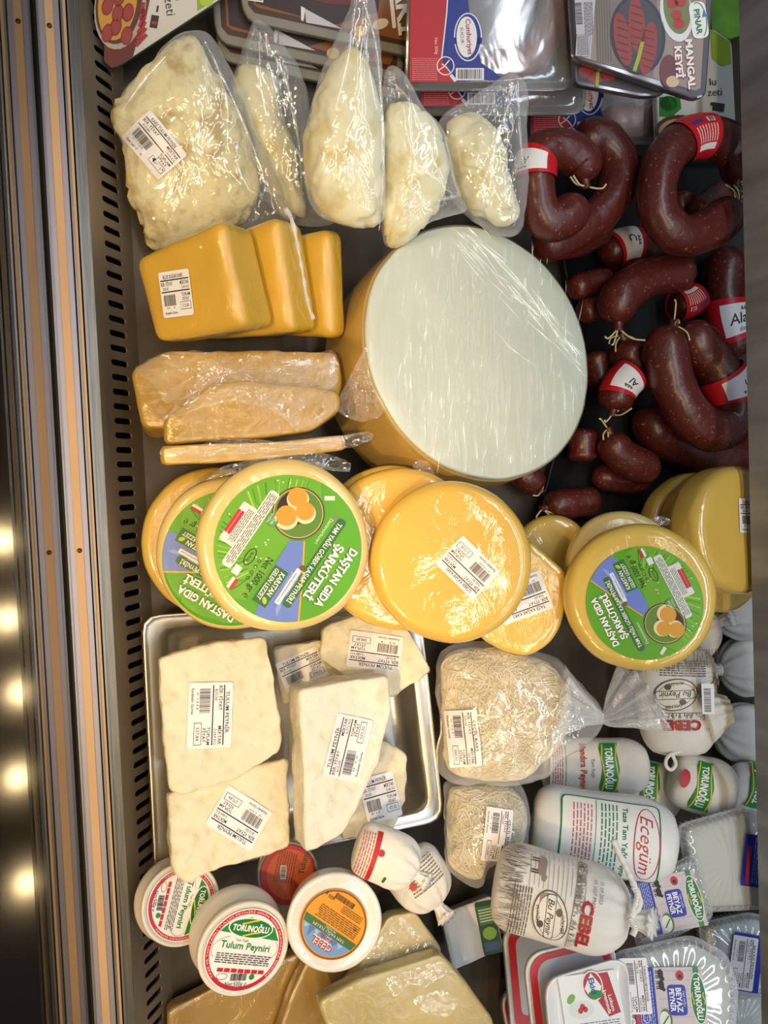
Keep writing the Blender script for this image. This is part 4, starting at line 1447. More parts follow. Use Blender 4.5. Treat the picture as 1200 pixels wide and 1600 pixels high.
pr.text('Tulum', 30, 20, 12, '#2c5a2c', 3, rot=80, bold=0.02)
pr.build('lid_label', it.o, flat_map(it, 450, 1366, 0, -1.5, 0.0006, 0.76))
it = tub('tb_m', 'front white tub with a red ringed lid and green name oval', 382, 1484, 0.11, [(a * 1.0, b * 1.25) for a, b in body], tub_m, 0.24, -0.48)
it.put('lid', lathe([(a * it.u, b * it.u) for a, b in lid], 64), tub_m)
torunoglu_lid(it, 382, 1484, 0, 64)
herb = mat('herb_cheese', '#e9e8e2', 0.4, col2='#8d9486', vscale=46, ramp=(0.24, 0.30), coat=1.0, coat_rough=0.08, cbump=0.3, cscale=30)
it = tub('tb_n', 'white herb-speckled tub with an orange and blue round label', 523, 1442, 0.11, [(46, -60), (56, -60), (64, -57), (69, -48), (71, -38), (72, -26), (73, -14), (75, -4), (72, 0), (66, -2), (40, -3), (10, -3)], herb, 0.08, -0.36)
pr = Print()
r = 53
pr.oval(0, 0, r, r, '#e59a22', 0, n=44)
pr.ring(0, 0, r * 0.98, r * 0.98, r * 0.05, '#7d4a14', 1, n=44)
pr.poly([(r * 0.9 * cos(math.radians(a)), r * 0.9 * sin(math.radians(a))) for a in range(22, 159, 8)], '#6f9bd0', 2)
pr.poly([(-0.84 * r, 0.34 * r), (0.84 * r, 0.34 * r), (0.9 * r, 0.12 * r), (-0.9 * r, 0.12 * r)], '#2f6b3c', 3)
for k in range(7):
    pr.poly([((-0.6 + 0.2 * k) * r, 0.36 * r), ((-0.4 + 0.2 * k) * r, 0.36 * r), ((-0.5 + 0.2 * k) * r, (0.50 + 0.08 * (k % 3)) * r)], ('#9dbbe0', '#4f78b4')[k % 2], 3)
for k, c in ((0, '#ffffff'), (1, '#b3282c')):
    pr.text('CEBEL', 0, (0.62 + 0.01 * k) * r, 0.20 * r, c, 4 + k, bold=0.06 - 0.04 * k, width=0.72 * r)
pr.text('ANADOLU', 0, 0.43 * r, 0.09 * r, '#b3282c', 5, bold=0.02, width=0.5 * r)
pr.text('TAM YAĞLI TULUM', 0, 0.25 * r, 0.09 * r, '#f1d8d0', 5, width=1.1 * r)
pr.text('PEYNİRİ', 0, 0.15 * r, 0.07 * r, '#cfe0cf', 5)
pr.lines(-0.06 * r, -0.14 * r, 1.4 * r, 0.40 * r, 7, '#6b4310', 3, seed=6, wd=0.4)
pr.lines(-0.3 * r, -0.50 * r, 0.7 * r, 0.22 * r, 4, '#6b4310', 3, seed=8, wd=0.4)
pr.barcode(0.10 * r, -0.72 * r, 0.66 * r, 0.16 * r, 4, 5)
pr.text('400 g', 0.54 * r, -0.60 * r, 0.11 * r, '#2a1a08', 4)
pr.text('℮', -0.62 * r, -0.2 * r, 0.14 * r, '#2a1a08', 4)
pr.build('lid_label', it.o, flat_map(it, 521, 1444, 146, -1.0, 0.0008))




def wedge(key, label, pts, d, z, m, ra, rb, lab=None, w=0.0, seed=1, rough=2.4):
    cx, cy = sum(p[0] for p in pts) / len(pts), sum(p[1] for p in pts) / len(pts)
    it = Item(key, 'cheese_wedge', label, 'cheese', cx, cy, z, w=w, ra=ra, rb=rb, group='wrapped white cheese pieces in the steel pan')
    vs, fs = it.slab('', corners(pts, 7, 3), block_prof(d, 4, 6, 12), None, n=130, raw=True)
    vs = displace(vs, fs, rough * 1.1 * it.u, 75, seed, 4)
    vs = displace(vs, fs, 3.0 * it.u, 14, seed + 3, 2)
    it.put('cheese', (vs, fs), m)
    if lab:
        price(it, *lab, z=surf_z(vs, fs), stiff=True)
    it.zf = surf_z(vs, fs)
    return it


wedge('tn', 'small white cheese piece half hidden behind the tallest wedge', [(426, 1014), (500, 1000), (548, 1030), (552, 1085), (440, 1102)], 40, 0.07, tulum, 0.1, -0.1, (472, 1046, 25, 70, 50, 'TULUM PEYNİR', '810,00', '0,492', '398,52', 4), seed=4)
wedge('to', 'pointed white cheese piece with an upside-down price label', [(503, 980), (560, 958), (640, 985), (676, 1048), (612, 1090), (560, 1070), (500, 1030)], 40, 0.08, tulum, 0.05, -0.05, (586, 1018, 172, 84, 56, 'TULUM PEYNİR', '810,00', '0,480', '388,80', 5), seed=5)
wedge('tp', 'narrow white cheese piece at the rounded pan corner, label upright', [(545, 1150), (605, 1160), (636, 1178), (634, 1250), (614, 1300), (536, 1314), (524, 1240)], 44, 0.07, tulum, 0.15, -0.05, (594, 1246, 16, 56, 68, 'TULUM PEYNİR', '810,00', '0,582', '471,42', 6), seed=6)
wedge('tl', 'ragged white cheese block with a slanted price label by the rim corner', [(262, 1240), (330, 1215), (390, 1200), (450, 1185), (452, 1322), (400, 1340), (340, 1358), (292, 1379), (272, 1362), (266, 1300)], 46, 0.075, tulum, 0.16, -0.12, (373, 1278, 148, 84, 66, 'TULUM PEYNİR', '810,00', '0,464', '375,84', 7), seed=7)
wedge('tk', 'square white cheese block with a vertical price label on the pan rim side', [(247, 1030), (285, 1018), (343, 1003), (415, 996), (428, 1050), (441, 1150), (434, 1176), (366, 1219), (282, 1243), (264, 1236), (254, 1130)], 46, 0.095, tulum, 0.12, -0.14, (328, 1117, -92, 100, 68, 'TULUM PEYNİR', '810,00', '0,664', '537,84', 8), seed=8)
wedge('tm', 'tall white cheese wedge lying on top of the others', [(468, 1078), (540, 1064), (609, 1056), (612, 1110), (590, 1196), (536, 1304), (500, 1326), (477, 1335), (474, 1217)], 62, 0.125, tulum_w, 0.34, -0.24, (543, 1168, 76, 97, 62, 'TULUM PEYNİR', '810,00', '0,772', '625,32', 11), seed=9, rough=2.0)



# ------------------------------------------------------------------ cloth bags and rolls
def sack(key, label, pts, r, z, m, gather=1, w=0.3, ra=0, rb=0, tuft=True, group='white cloth cheese bags', name='cheese_bag', pleat=0.07, flat0=True, sq=0.72):
    cx, cy = sum(p[0] for p in pts) / len(pts), sum(p[1] for p in pts) / len(pts)
    it = Item(key, name, label, 'cheese bag', cx, cy, z, w=w, ra=ra, rb=rb, group=group)
    pa = Path([it.loc(p[0], p[1], 0) for p in pts], 8)
    pa.flat = sq
    R_ = r * it.u
    L_ = pa.L
    e0, e1 = 0.55 * R_ / L_, 1.0 * R_ / L_

    def rad(u):
        a = 1.0
        if u < e0:
            d = u / e0
            a = 0.55 + 0.45 * math.sqrt(max(0, 1 - (1 - d) ** 2)) if flat0 else math.sqrt(max(0.0, 1 - (1 - d) ** 2)) * 0.95 + 0.05
        if u > 1 - e1:
            d = (1 - u) / e1
            b = math.sqrt(max(0, 1 - (1 - d) ** 2))
            a = min(a, (0.14 + 0.86 * b) if gather else (0.45 + 0.55 * b))
        return R_ * a

    def pl(u, a):
        k = max(0.0, (u - (1 - 1.3 * e1)) / (1.3 * e1)) if gather else 0.0
        return pleat * k * sin(13 * a + 2 * sin(3 * a)) + 0.012 * sin(3 * a + 9 * u)
    vs, fs = pa.tube(rad, 72, 44, pl)
    vs = displace(vs, fs, 0.03 * R_, 24, len(label), 2)
    it.put('bag_body', (vs, fs), m)
    it.pa, it.r = pa, R_
    if gather and tuft:
        p, (t, y, zz) = pa.get(L_)
        k = Path([p - t * 0.10 * R_, p + t * 0.10 * R_, p + t * 0.34 * R_, p + t * 0.50 * R_ + zz * 0.1 * R_], 4)
        it.put('gathered_end', k.tube(lambda u: R_ * (0.13 + 0.16 * u), 40, 14, lambda u, a: 0.3 * u * sin(9 * a)), m)
        rg = []
        for i in range(25):
            a = 2 * pi * i / 24
            rg.append(p + t * (0.02 * R_) + (zz * cos(a) + y * sin(a)) * R_ * 0.17)
        it.put('tie_string', Path(rg, 2).tube(lambda u: 0.0014, 6, 48), string_m)
    return it


def wrap(it, s0, turn, pr, name, k=1.0, swap=False, parent=None, flip=-1):
    """Bends print round a roll; x runs along the roll (or round it with swap), the middle sits at s0 of its length."""
    rr = it.r * 1.045
    tn = math.radians(turn)

    def f(a, b, l):
        if swap:
            a, b = -b, a
        return it.pa.on(s0 * it.pa.L + flip * a * it.u * k, tn - flip * b * it.u * k / rr, rr + EPS * l)
    return pr.build(name, parent or it.o, f, 7.0)


def cebel(pr, nx=16, ox=18):
    """Reading frame: x runs round the roll; y along it (bag mouth at +y). nx, ox: where the name and the oval crest sit."""
    B = '#5f574f'
    for k_, c in ((0, '#8a1a1e'), (1, '#b8252b')):
        pr.text('CEBEL', nx + k_, 34 + k_, 17, c, 2 + k_, bold=0.022, width=74)
    for rx, ry, c, l in ((40, 27, B, 1), (38, 25, '#e8e4dc', 2), (33, 20, B, 3), (32, 19, '#e8e4dc', 4)):
        pr.oval(ox, -18, rx, ry, c, l, rot=14)
    pr.rect(ox, -18, 70, 15, B, 5, rot=4, r=4)
    pr.rect(ox, -18, 67, 12.5, '#ece8e0', 6, rot=4, r=4)
    pr.text('Bu Peynir', ox, -18, 10, '#3a3532', 7, rot=4, shear=0.3, width=56, bold=0.01)
    pr.text('GÖLNER', ox + 4, 2, 5.5, '#3a3532', 7, rot=10)
    pr.text('PEYNİRİ', ox - 2, -37, 5, '#3a3532', 7, rot=10)
    pr.oval(ox - 12, -6, 6, 5, B, 5)
    pr.oval(ox + 12, -31, 6, 5, B, 5)
    rnd = random.Random(3)
    for q in range(170):      # engraved meadow near the folded end
        x = rnd.uniform(-95, 95)
        y = rnd.uniform(-104, -74)
        pr.stroke([(x, y), (x + rnd.uniform(-4, 4), y + rnd.uniform(8, 22))], 0.9, rnd.choice((B, '#8d8378', '#7a6a58')), 1)
    pr.lines(24, -64, 84, 30, 7, B, 2, seed=5, wd=0.4)
    for q in range(13):       # hatched sky and hill lines
        pr.stroke([(-70 + rnd.uniform(0, 8), -58 + q * 7), (-24 + rnd.uniform(0, 20), -56 + q * 7)], 0.7, '#a39a8e', 1)
        pr.stroke([(-90 + rnd.uniform(0, 8), -52 + q * 7), (-72 + rnd.uniform(0, 6), -51 + q * 7)], 0.7, '#b3aa9e', 1)
    # cow, seen from the side
    cx, cy = -52, -40
    pr.poly([(cx - 17, cy + 5), (cx - 10, cy + 7), (cx + 10, cy + 6), (cx + 14, cy + 9), (cx + 22, cy + 6), (cx + 21, cy + 1), (cx + 14, cy), (cx + 12, cy - 6), (cx - 14, cy - 6), (cx - 18, cy - 1)], '#9a8e80', 3)
    for a in (-14, -9, 7, 11):
        pr.rect(cx + a, cy - 11, 2.2, 11, B, 3)
    pr.stroke([(cx - 18, cy + 4), (cx - 21, cy - 4)], 1.0, B, 3)
    # milk jug
    pr.poly([(-14, -38), (-2, -38), (1, -28), (-1, -20), (-4, -14), (-12, -14), (-15, -20), (-17, -28)], '#a08e7a', 3)
    pr.ring(4, -26, 5, 7, 1.4, '#a08e7a', 3, n=14)
    for q in range(60):       # tree line
        x = rnd.uniform(-95, 60)
        pr.stroke([(x, 14), (x + rnd.uniform(-3, 3), 14 + rnd.uniform(3, 11))], 1.2, rnd.choice((B, '#8d8378')), 1)
    for q in range(14):
        x = rnd.uniform(-80, 0)
        pr.ring(x, 22 + rnd.uniform(-3, 3), 5, 4, 0.9, '#8d8378', 1, n=10)
    pr.rect(-10, 13, 150, 0.9, B, 1)
    pr.text('01 09 2023', -38, 52, 5.5, '#6a6a70', 2)
    pr.text('05 2027 PNO', -34, 42, 5.5, '#6a6a70', 2)


paper_m = mat('printed_bag', '#e9e8e4', 0.65, var=0.05, vscale=40, bump=0.2, bscale=120)

# small gathered bags under the pan
it = sack('sk1', 'gathered cloth bag under the pan with a plain white knotted end', [(632, 1336), (655, 1372), (684, 1414)], 47, 0.06, cloth_m, rb=-0.1)
pr = Print()
pr.lines(0, 0, 60, 46, 9, '#6a6a66', 1, seed=4, wd=0.35)
pr.oval(22, 6, 6, 6, '#b8252b', 2)
wrap(it, 0.35, -10, pr, 'bag_print', swap=True)
it = sack('sk0', 'gathered cloth bag with a red band, its knot facing the viewer', [(556, 1322), (604, 1338), (650, 1366)], 43, 0.09, cloth_m, rb=-0.15)
pr = Print()
pr.rect(0, -8, 90, 8, '#b8252b', 1)
pr.oval(-12, 0, 5, 5, '#b8252b', 2)
pr.lines(0, -24, 80, 22, 5, '#a8484c', 1, seed=4, wd=0.35)
pr.rect(26, 22, 12, 5, '#2f6b3c', 1)
wrap(it, 0.34, 5, pr, 'bag_print', swap=True)


# back row by the ledge
grey_cloth = mat('grey_cloth_bag', '#dcdbd5', 0.75, var=0.08, vscale=40, bump=0.25, bscale=140)
it = sack('bk3', 'greyish cloth bag lowest by the ledge, under the tied one', [(1195, 1150), (1160, 1145), (1118, 1135)], 46, 0.04, grey_cloth, w=0.7, tuft=False)
it = sack('bk2', 'greyish cloth bag between two others against the ledge', [(1200, 1040), (1165, 1040), (1125, 1046)], 48, 0.05, grey_cloth, w=0.7)
it = sack('bk1', 'greyish cloth bag beneath the stacked round cheeses by the ledge', [(1200, 960), (1160, 958), (1120, 965)], 42, 0.05, grey_cloth, w=0.7)
it = sack('bk0', 'small white gathered bag beside the tilted green labelled cheese', [(1062, 1000), (1090, 985), (1122, 972)], 44, 0.07, cloth_m, w=0.4)
it = sack('tr3', 'white roll with a green name label half under the steel ledge', [(1196, 1240), (1172, 1232), (1140, 1222)], 42, 0.04, cloth_m, w=0.7, gather=0, group='white rolls with green name labels', name='cheese_roll')


def torun_roll(pr):
    pr.poly([(-42, 14), (-30, 10), (0, 14), (30, 10), (42, 14), (42, -12), (30, -16), (0, -12), (-30, -16), (-42, -12)], '#2a8a3e', 1)
    pr.stroke([(-40, 11), (-15, 8), (15, 12), (40, 9)], 2, '#d8c832', 2)
    pr.stroke([(-40, -10), (-15, -13), (15, -8), (40, -12)], 2, '#d8c832', 2)
    pr.text('TORUNOĞLU', 0, -1, 12, '#fbfbfb', 3, bold=0.035, width=66)


pr = Print()
torun_roll(pr)
wrap(it, 0.55, 20, pr, 'roll_print', swap=True)
it = sack('tr1', 'white roll with a green name label, middle one under its neighbours', [(962, 1222), (1005, 1230), (1062, 1246)], 43, 0.06, cloth_m, w=0.5, gather=0, group='white rolls with green name labels', name='cheese_roll')
pr = Print()
torun_roll(pr)
wrap(it, 0.42, -10, pr, 'roll_print', swap=True)
it = sack('tr2', 'white roll with a green name label and a round white end near the ledge', [(1050, 1212), (1095, 1226), (1148, 1234)], 44, 0.08, cloth_m, w=0.5, gather=0, group='white rolls with green name labels', name='cheese_roll')
pr = Print()
torun_roll(pr)
pr.oval(-4, -32, 14, 8, '#b8252b', 1)
wrap(it, 0.40, 0, pr, 'roll_print', swap=True)
it = sack('tr0', 'white roll with red lettering and a green name label below the shredded cheese', [(846, 1194), (920, 1196), (1012, 1198)], 43, 0.07, cloth_m, w=0.4, gather=0, group='white rolls with green name labels', name='cheese_roll')
pr = Print()
torun_roll(pr)
pr.text('Tam Yağlı', 0, -26, 5, '#3a5a3a', 1)
pr.text('Mandıra Peyniri', -2, -40, 10, '#b8252b', 1, bold=0.02, width=74)
pr.rect(0, -80, 78, 26, '#2f6b3c', 1, r=5)
pr.rect(0, -80, 75, 23.5, '#eceae4', 2, r=5)
pr.lines(0, -80, 68, 18, 5, '#b8484c', 3, seed=5)
wrap(it, 0.60, 0, pr, 'roll_print', swap=True)


# clear boxes of white cheese
def clambox(key, label, pts, d, z, w=0.5, ra=0, rb=0, ribs=26, group='ribbed clear boxes of white cheese'):
    cx, cy = sum(p[0] for p in pts) / len(pts), min(1580, sum(p[1] for p in pts) / len(pts))
    it = Item(key, 'cheese_box', label, 'cheese box', cx, cy, z, w=w, ra=ra, rb=rb, group=group)
    ol = corners(pts, 16, 5)
    it.slab('cheese', ol, [(0.4, -d + 5), (0.8, -d + 5), (0.88, -d * 0.8), (0.88, -8), (0.86, -5), (0.6, -5), (0.3, -5)], mat('brined_cheese', '#c4c9c4', 0.5, var=0.06, vscale=30, sss=0.1), n=80)
    n = 260
    base = resample(it.outline(ol), n)
    c = sum(base, Vector()) / n
    loops = []
    for s, zz, rb_ in ((0.4, -d, 0), (0.82, -d, 0), (0.88, -d + 4, 1), (0.92, -d * 0.5, 1), (0.94, -14, 1), (0.945, -12, 0), (1.0, -12, 0), (1.0, -9, 0), (0.945, -9, 0), (0.935, -6, 1), (0.90, 0, 1), (0.86, 1.0, 0.6), (0.7, 1.0, 0.5), (0.45, 1.0, 0.4), (0.2, 1.0, 0)):
        l = []
        for i, p in enumerate(base):
            q = 0.5 + 0.5 * sin(2 * pi * ribs * i / n * 1.0)
            l.append(c + (p - c) * (s - 0.030 * rb_ * q) + Vector((0, 0, (zz + (1.2 * rb_ * q if zz > 0 else 0)) * it.u)))
        loops.append(l)
    it.put('ribbed_shell', rings(loops), clear_m)
    V, Fc = [], []
    for i in range(0, n, 5):
        p = base[i]
        pts = [c + (p - c) * s + Vector((0, 0, h * it.u)) for s, h in ((0.90, -d + 4), (0.945, -15), (0.94, -6), (0.90, 2), (0.84, 2.4))]
        tv, tf = Path(pts, 2).tube(lambda u: 0.9 * it.u, 5, 10)
        b = len(V)
        V += tv
        Fc += [tuple(b + j for j in q) for q in tf]
    rb = it.put('moulded_ribs', (V, Fc), film('rib_plastic', haze=0.30, rim=0.35, scale=14, bump=0.1, rough=0.08))
    rb['kind'] = 'stuff'
    return it


def beyaz(pr, s=1.0):
    """Front card in its reading frame, 100 wide (title across) by 80 high."""
    W_ = lambda v: v * s
    pr.rect(0, 0, W_(82), W_(104), '#d3c8cb', 0)
    for k in range(7):
        pr.rect(W_(-36 + 12 * k), W_(18), W_(0.8), W_(66), '#b9aeb2', 1)
    pr.rect(0, W_(-36), W_(82), W_(32), '#2233a6', 1)
    pr.lines(0, W_(-34), W_(72), W_(22), 8, '#c9d0f2', 2, seed=3, wd=0.35)
    pr.rect(W_(30), W_(-48), W_(20), W_(6), '#c8323c', 2)
    pr.ring(W_(24), W_(-36), W_(7), W_(5), W_(0.8), '#e4e8fa', 3)
    pr.rect(0, W_(42), W_(82), W_(8), '#2a8a3e', 1)
    pr.oval(0, W_(42), W_(34), W_(12), '#e8ecea', 2)
    pr.oval(0, W_(42), W_(32.5), W_(10.5), '#1f7a38', 3)
    pr.text('TORUNOĞLU', 0, W_(42), W_(8.5), '#fbfbfb', 4, bold=0.035, width=W_(56))
    pr.stroke([(W_(x), W_(50 + 1.2 * sin(x * .4))) for x in range(-8, 9, 2)], W_(1.6), '#d8c832', 4)
    pr.stroke([(W_(x), W_(34 + 1.2 * sin(x * .4))) for x in range(-8, 9, 2)], W_(1.6), '#d8c832', 4)
    pr.rect(W_(2), W_(11), W_(40), W_(27), '#2233a6', 2, r=W_(6))
    pr.text('TAM YAĞLI', W_(0), W_(21), W_(3), '#f4f4fa', 3)
    pr.text('BEYAZ', W_(2), W_(14), W_(8), '#f4f4fa', 3, bold=0.03, width=W_(32))
    pr.text('PEYNİR', W_(2), W_(4), W_(7.5), '#f4f4fa', 3, bold=0.03, width=W_(30))
    pr.oval(W_(-30), W_(18), W_(8), W_(7), '#e2e2e6', 2)
    pr.oval(W_(-30), W_(18), W_(7), W_(6.2), '#c22a36', 3)
    pr.oval(W_(-29), W_(18), W_(3), W_(3), '#2a1a1a', 4)
    for x in (-32, -18):
        pr.oval(W_(x), W_(-10), W_(7), W_(4), '#17171a', 2)
        pr.oval(W_(x + 6), W_(-7), W_(2.6), W_(2.2), '#17171a', 2)
        for a in (-4, -1.5, 2, 4.5):
            pr.rect(W_(x + a), W_(-15), W_(1.3), W_(6), '#17171a', 2)
    pr.oval(W_(27), W_(-8), W_(14), W_(9), '#4f7a34', 2)
    pr.oval(W_(28), W_(-10), W_(12), W_(8), '#e8eee6', 3)
    pr.stroke([(W_(22), W_(-4)), (W_(28), W_(-9)), (W_(34), W_(-14))], W_(2), '#3f6b2c', 4)


def card(it, px, py, spin, s, h=3.0):
    pr = Print()
    beyaz(pr, s)
    base = Print()
    base.items = pr.items[:1]
    pr.items = pr.items[1:]
    f = flat_map(it, px, py, spin, h, 0.0006)
    lb = base.build('front_card', it.o, f)
    pr.build('card_print', lb, f)


it = clambox('bx5', 'ribbed clear box at the very bottom beside the ledge, no label showing', [(1100, 1560), (1200, 1545), (1215, 1650), (1110, 1660)], 34, 0.03, w=0.7)
it = clambox('bx1', 'ribbed clear box by the ledge with a blue label edge', [(1062, 1292), (1168, 1262), (1206, 1270), (1212, 1424), (1090, 1430)], 40, 0.06, w=0.7)
pr = Print()
pr.rect(0, 0, 78, 54, '#2233a6', 0)
pr.lines(0, 4, 70, 30, 8, '#a9b2ea', 1, seed=3, wd=0.35)
pr.oval(-30, 18, 7, 6, '#c23a44', 1)
pr.rect(8, -18, 58, 6, '#b8343e', 1)
pr.build('side_label', it.o, flat_map(it, 1186, 1346, -96, 3, 0.0006))
it = clambox('bx2', 'ribbed clear box with a price label turned sideways by the ledge', [(1095, 1446), (1180, 1428), (1215, 1440), (1220, 1560), (1120, 1568)], 40, 0.06, w=0.7)
pr = Print()
pr.rect(0, 0, 84, 50, '#2233a6', 0)
lb = pr.build('side_label', it.o, flat_map(it, 1166, 1504, -97, 3, 0.0006))
price(it, 1160, 1504, -97, 78, 42, 'BEYAZ PEYNİR', '240,00', '0,650', '156,00', 14, hh=3.0, lift=0.0016)
it = clambox('bx0', 'ribbed clear box with a tilted farm picture card beside the tied bag', [(972, 1390), (1092, 1332), (1120, 1436), (1000, 1494)], 36, 0.09, w=0.35)
card(it, 1044, 1411, -75, 0.98)
it = clambox('bx3', 'largest ribbed clear box with picture card, next to the red lidded tubs', [(960, 1490), (1085, 1462), (1140, 1492), (1158, 1545), (1150, 1650), (975, 1660)], 42, 0.09, w=0.45)
card(it, 1046, 1560, -84, 1.06)
price(it, 992, 1540, -84, 78, 44, 'TORUNOĞLU BEYAZ PEYNİR', '240,00', '0,650', '156,00', 15, hh=4.0, lift=0.0016)


# lidded spread tubs, nested against one another
def ekici(key, label, pts, z, d=38, front=False, side='#c22a36'):
    cx, cy = sum(p[0] for p in pts) / len(pts), min(1570, sum(p[1] for p in pts) / len(pts))
    it = Item(key, 'cheese_tub', label, 'tub', cx, cy, z, w=0.0, ra=0.30, rb=-0.16, group='rectangular tubs with red prints')
    ol = corners(pts, 16, 5)
    it.slab('tub_body', ol, [(0.4, -d), (0.84, -d), (0.88, -d + 4), (0.95, -10), (0.95, -8)], mat('tub_side', '#dfe3e8', 0.35), n=80)
    it.slab('side_print', ol, [(0.885, -d + 6), (0.93, -d * 0.5), (0.955, -14), (0.93, -14)], ink(side), n=80)
    it.slab('lid', ol, [(0.95, -10), (1.0, -10), (1.0, -2), (0.985, 0), (0.955, 0), (0.945, -2), (0.6, -2), (0.3, -2)], white_m, n=80)
    if not front:
        g = it.outline(ol)
        m_ = sum(g, Vector()) / len(g)
        pr = Print()
        for s_, c_, l_ in ((0.90, side, 1), (0.74, '#b9c2cc', 2)):
            pr.poly([((m_ + (q - m_) * s_).x / it.u, (m_ + (q - m_) * s_).y / it.u) for q in g], c_, l_)
        pr.build('lid_print', it.o, lambda x, y, l: Vector((x * it.u, y * it.u, -1.6 * it.u + EPS * l + 0.0008)))
    return it


ekici('ek3', 'red sided tub lowest under the nested white lidded ones', [(784, 1562), (800, 1540), (850, 1530), (880, 1650), (800, 1660)], 0.05)
ekici('ek2', 'white lidded tub third from the front of the nested set', [(786, 1462), (800, 1446), (880, 1430), (940, 1450), (948, 1600), (800, 1620)], 0.07)
ekici('ek1', 'white lidded tub directly behind the front one of the nested set', [(820, 1512), (834, 1488), (930, 1465), (962, 1480), (975, 1640), (836, 1650)], 0.10)
it = ekici('ek0', 'front white lidded tub with a red and green name print', [(852, 1548), (862, 1528), (964, 1497), (982, 1508), (992, 1650), (862, 1662)], 0.13, front=True)
pr = Print()
pr.rect(0, 0, 96, 80, '#eef2f2', 1, r=4)
pr.poly([(-2, 38), (34, 38), (44, -18), (24, -22), (8, 6)], '#b8252b', 2)
pr.oval(6, 22, 17, 21, '#f1f1f1', 3)
pr.oval(6, 22, 15, 19, '#b8252b', 4)
pr.poly([(-8, 20), (6, 40), (20, 20), (14, 8), (-2, 8)], '#f1f1f1', 5)
pr.oval(8, 10, 12, 6, '#2a8a3e', 6)
pr.text('Ekici', 6, 22, 9, '#1f5a8a', 6, rot=-84, bold=0.03)
pr.text('Lokum', 32, -4, 6, '#f4f4f4', 4, rot=-84, bold=0.02)
pr.text('kıvamında', 25, -2, 6, '#f4f4f4', 4, rot=-84, bold=0.02)
pr.oval(-18, -8, 20, 12, '#dfe6e0', 2)
for a, b in ((-16, -4), (-12, -8), (-20, -9)):
    pr.oval(a, b, 4, 4, '#c22a36', 3)
pr.oval(-32, 8, 8, 5, '#7fb04a', 3, rot=40)
pr.lines(0, -30, 80, 10, 3, '#8a8f96', 2, seed=3)
pr.build('lid_print', it.o, flat_map(it, 924, 1566, 8, -1.0, 0.0008))


# shredded cheese
def shredded(key, label, lump, skin, bulge, z, n, seed, lab, w=0.3):
    cx, cy = sum(p[0] for p in lump) / len(lump), sum(p[1] for p in lump) / len(lump)
    it = Item(key, 'shredded_cheese_bag', label, 'bagged cheese', cx, cy, z, w=w, group='bags of shredded string cheese')
    o1 = [tuple(p) for p in catmull([(x, y, 0) for x, y in lump], 8, True)]
    vs, fs = it.slab('', o1, dome_prof(bulge, bulge * 0.6, 14), None, n=90, raw=True)
    vs = displace(vs, fs, 5 * it.u, 30, seed, 3)
    it.put('cheese_mass', (vs, fs), shred_m)
    zf = surf_z(vs, fs)
    rnd = random.Random(seed)
    x0, x1 = min(p[0] for p in lump), max(p[0] for p in lump)
    y0, y1 = min(p[1] for p in lump), max(p[1] for p in lump)
    V, Fc = [], []
    k = 0
    tries = 0
    while k < n and tries < n * 20:
        tries += 1
        p = it.loc(rnd.uniform(x0, x1), rnd.uniform(y0, y1), 0)
        if zf(p.x, p.y, -9) < 0.001:
            continue
        a = rnd.uniform(0, 2 * pi)
        pts = []
        q = Vector(p)
        for s in range(6):
            h = zf(q.x, q.y, -9)
            if h < -1:
                break
            pts.append(Vector((q.x, q.y, h + it.u * rnd.uniform(0.2, 3.0))))
            a += rnd.uniform(-0.7, 0.7)
            q = q + Vector((cos(a), sin(a), 0)) * it.u * rnd.uniform(7, 13)
        if len(pts) < 4:
            continue
        rr = it.u * rnd.uniform(0.8, 1.7)
        tv, tf = Path(pts, 2).tube(lambda u: rr * (1 - 0.5 * abs(2 * u - 1)), 4, 9)
        b = len(V)
        V += tv
        Fc += [tuple(b + i for i in f) for f in tf]
        k += 1
    st = it.put('shreds', (V, Fc), shred_m)
    st['kind'] = 'stuff'
    o2 = [tuple(p) for p in catmull([(x, y, 0) for x, y in skin], 8, True)]
    v2, f2 = it.slab('', o2, dome_prof(bulge * 1.10 + 4, bulge * 0.66, 14), None, n=120, raw=True)
    v2 = displace(v2, f2, 5.0 * it.u, 30, seed + 9, 3)
    v2 = [Vector((v.x, v.y, max(v.z, zf(v.x, v.y, -9) + 0.0028))) if v.z > 0 else v for v in map(Vector, v2)]
    it.put('bag_film', (v2, f2), bag_film)
    it.z_of = surf_z(v2, f2)
    price(it, *lab, z=it.z_of)
    return it


it = shredded('shr2', 'smaller bag of shredded white cheese with a tall price label', [(700, 1250), (715, 1226), (790, 1228), (822, 1262), (815, 1325), (765, 1345), (744, 1375), (704, 1345)],
              [(694, 1250), (708, 1218), (800, 1220), (824, 1258), (822, 1335), (768, 1352), (746, 1388), (698, 1352)], 34, 0.06, 260, 3, (771, 1300, -96, 78, 42, 'ÇEÇİL KARS', '290,00', '0,540', '156,60', 21))
it = shredded('shr1', 'large tied bag of shredded white cheese with a price label', [(698, 1026), (780, 1012), (850, 1034), (890, 1080), (880, 1150), (840, 1200), (790, 1220), (705, 1204), (692, 1130)],
              [(690, 1018), (780, 1002), (862, 1026), (918, 1078), (944, 1116), (930, 1150), (890, 1180), (850, 1216), (796, 1230), (696, 1214), (684, 1130)], 42, 0.08, 420, 5, (720, 1150, -84, 84, 48, 'ÇEÇİL KARS', '290,00', '1,050', '304,50', 22))
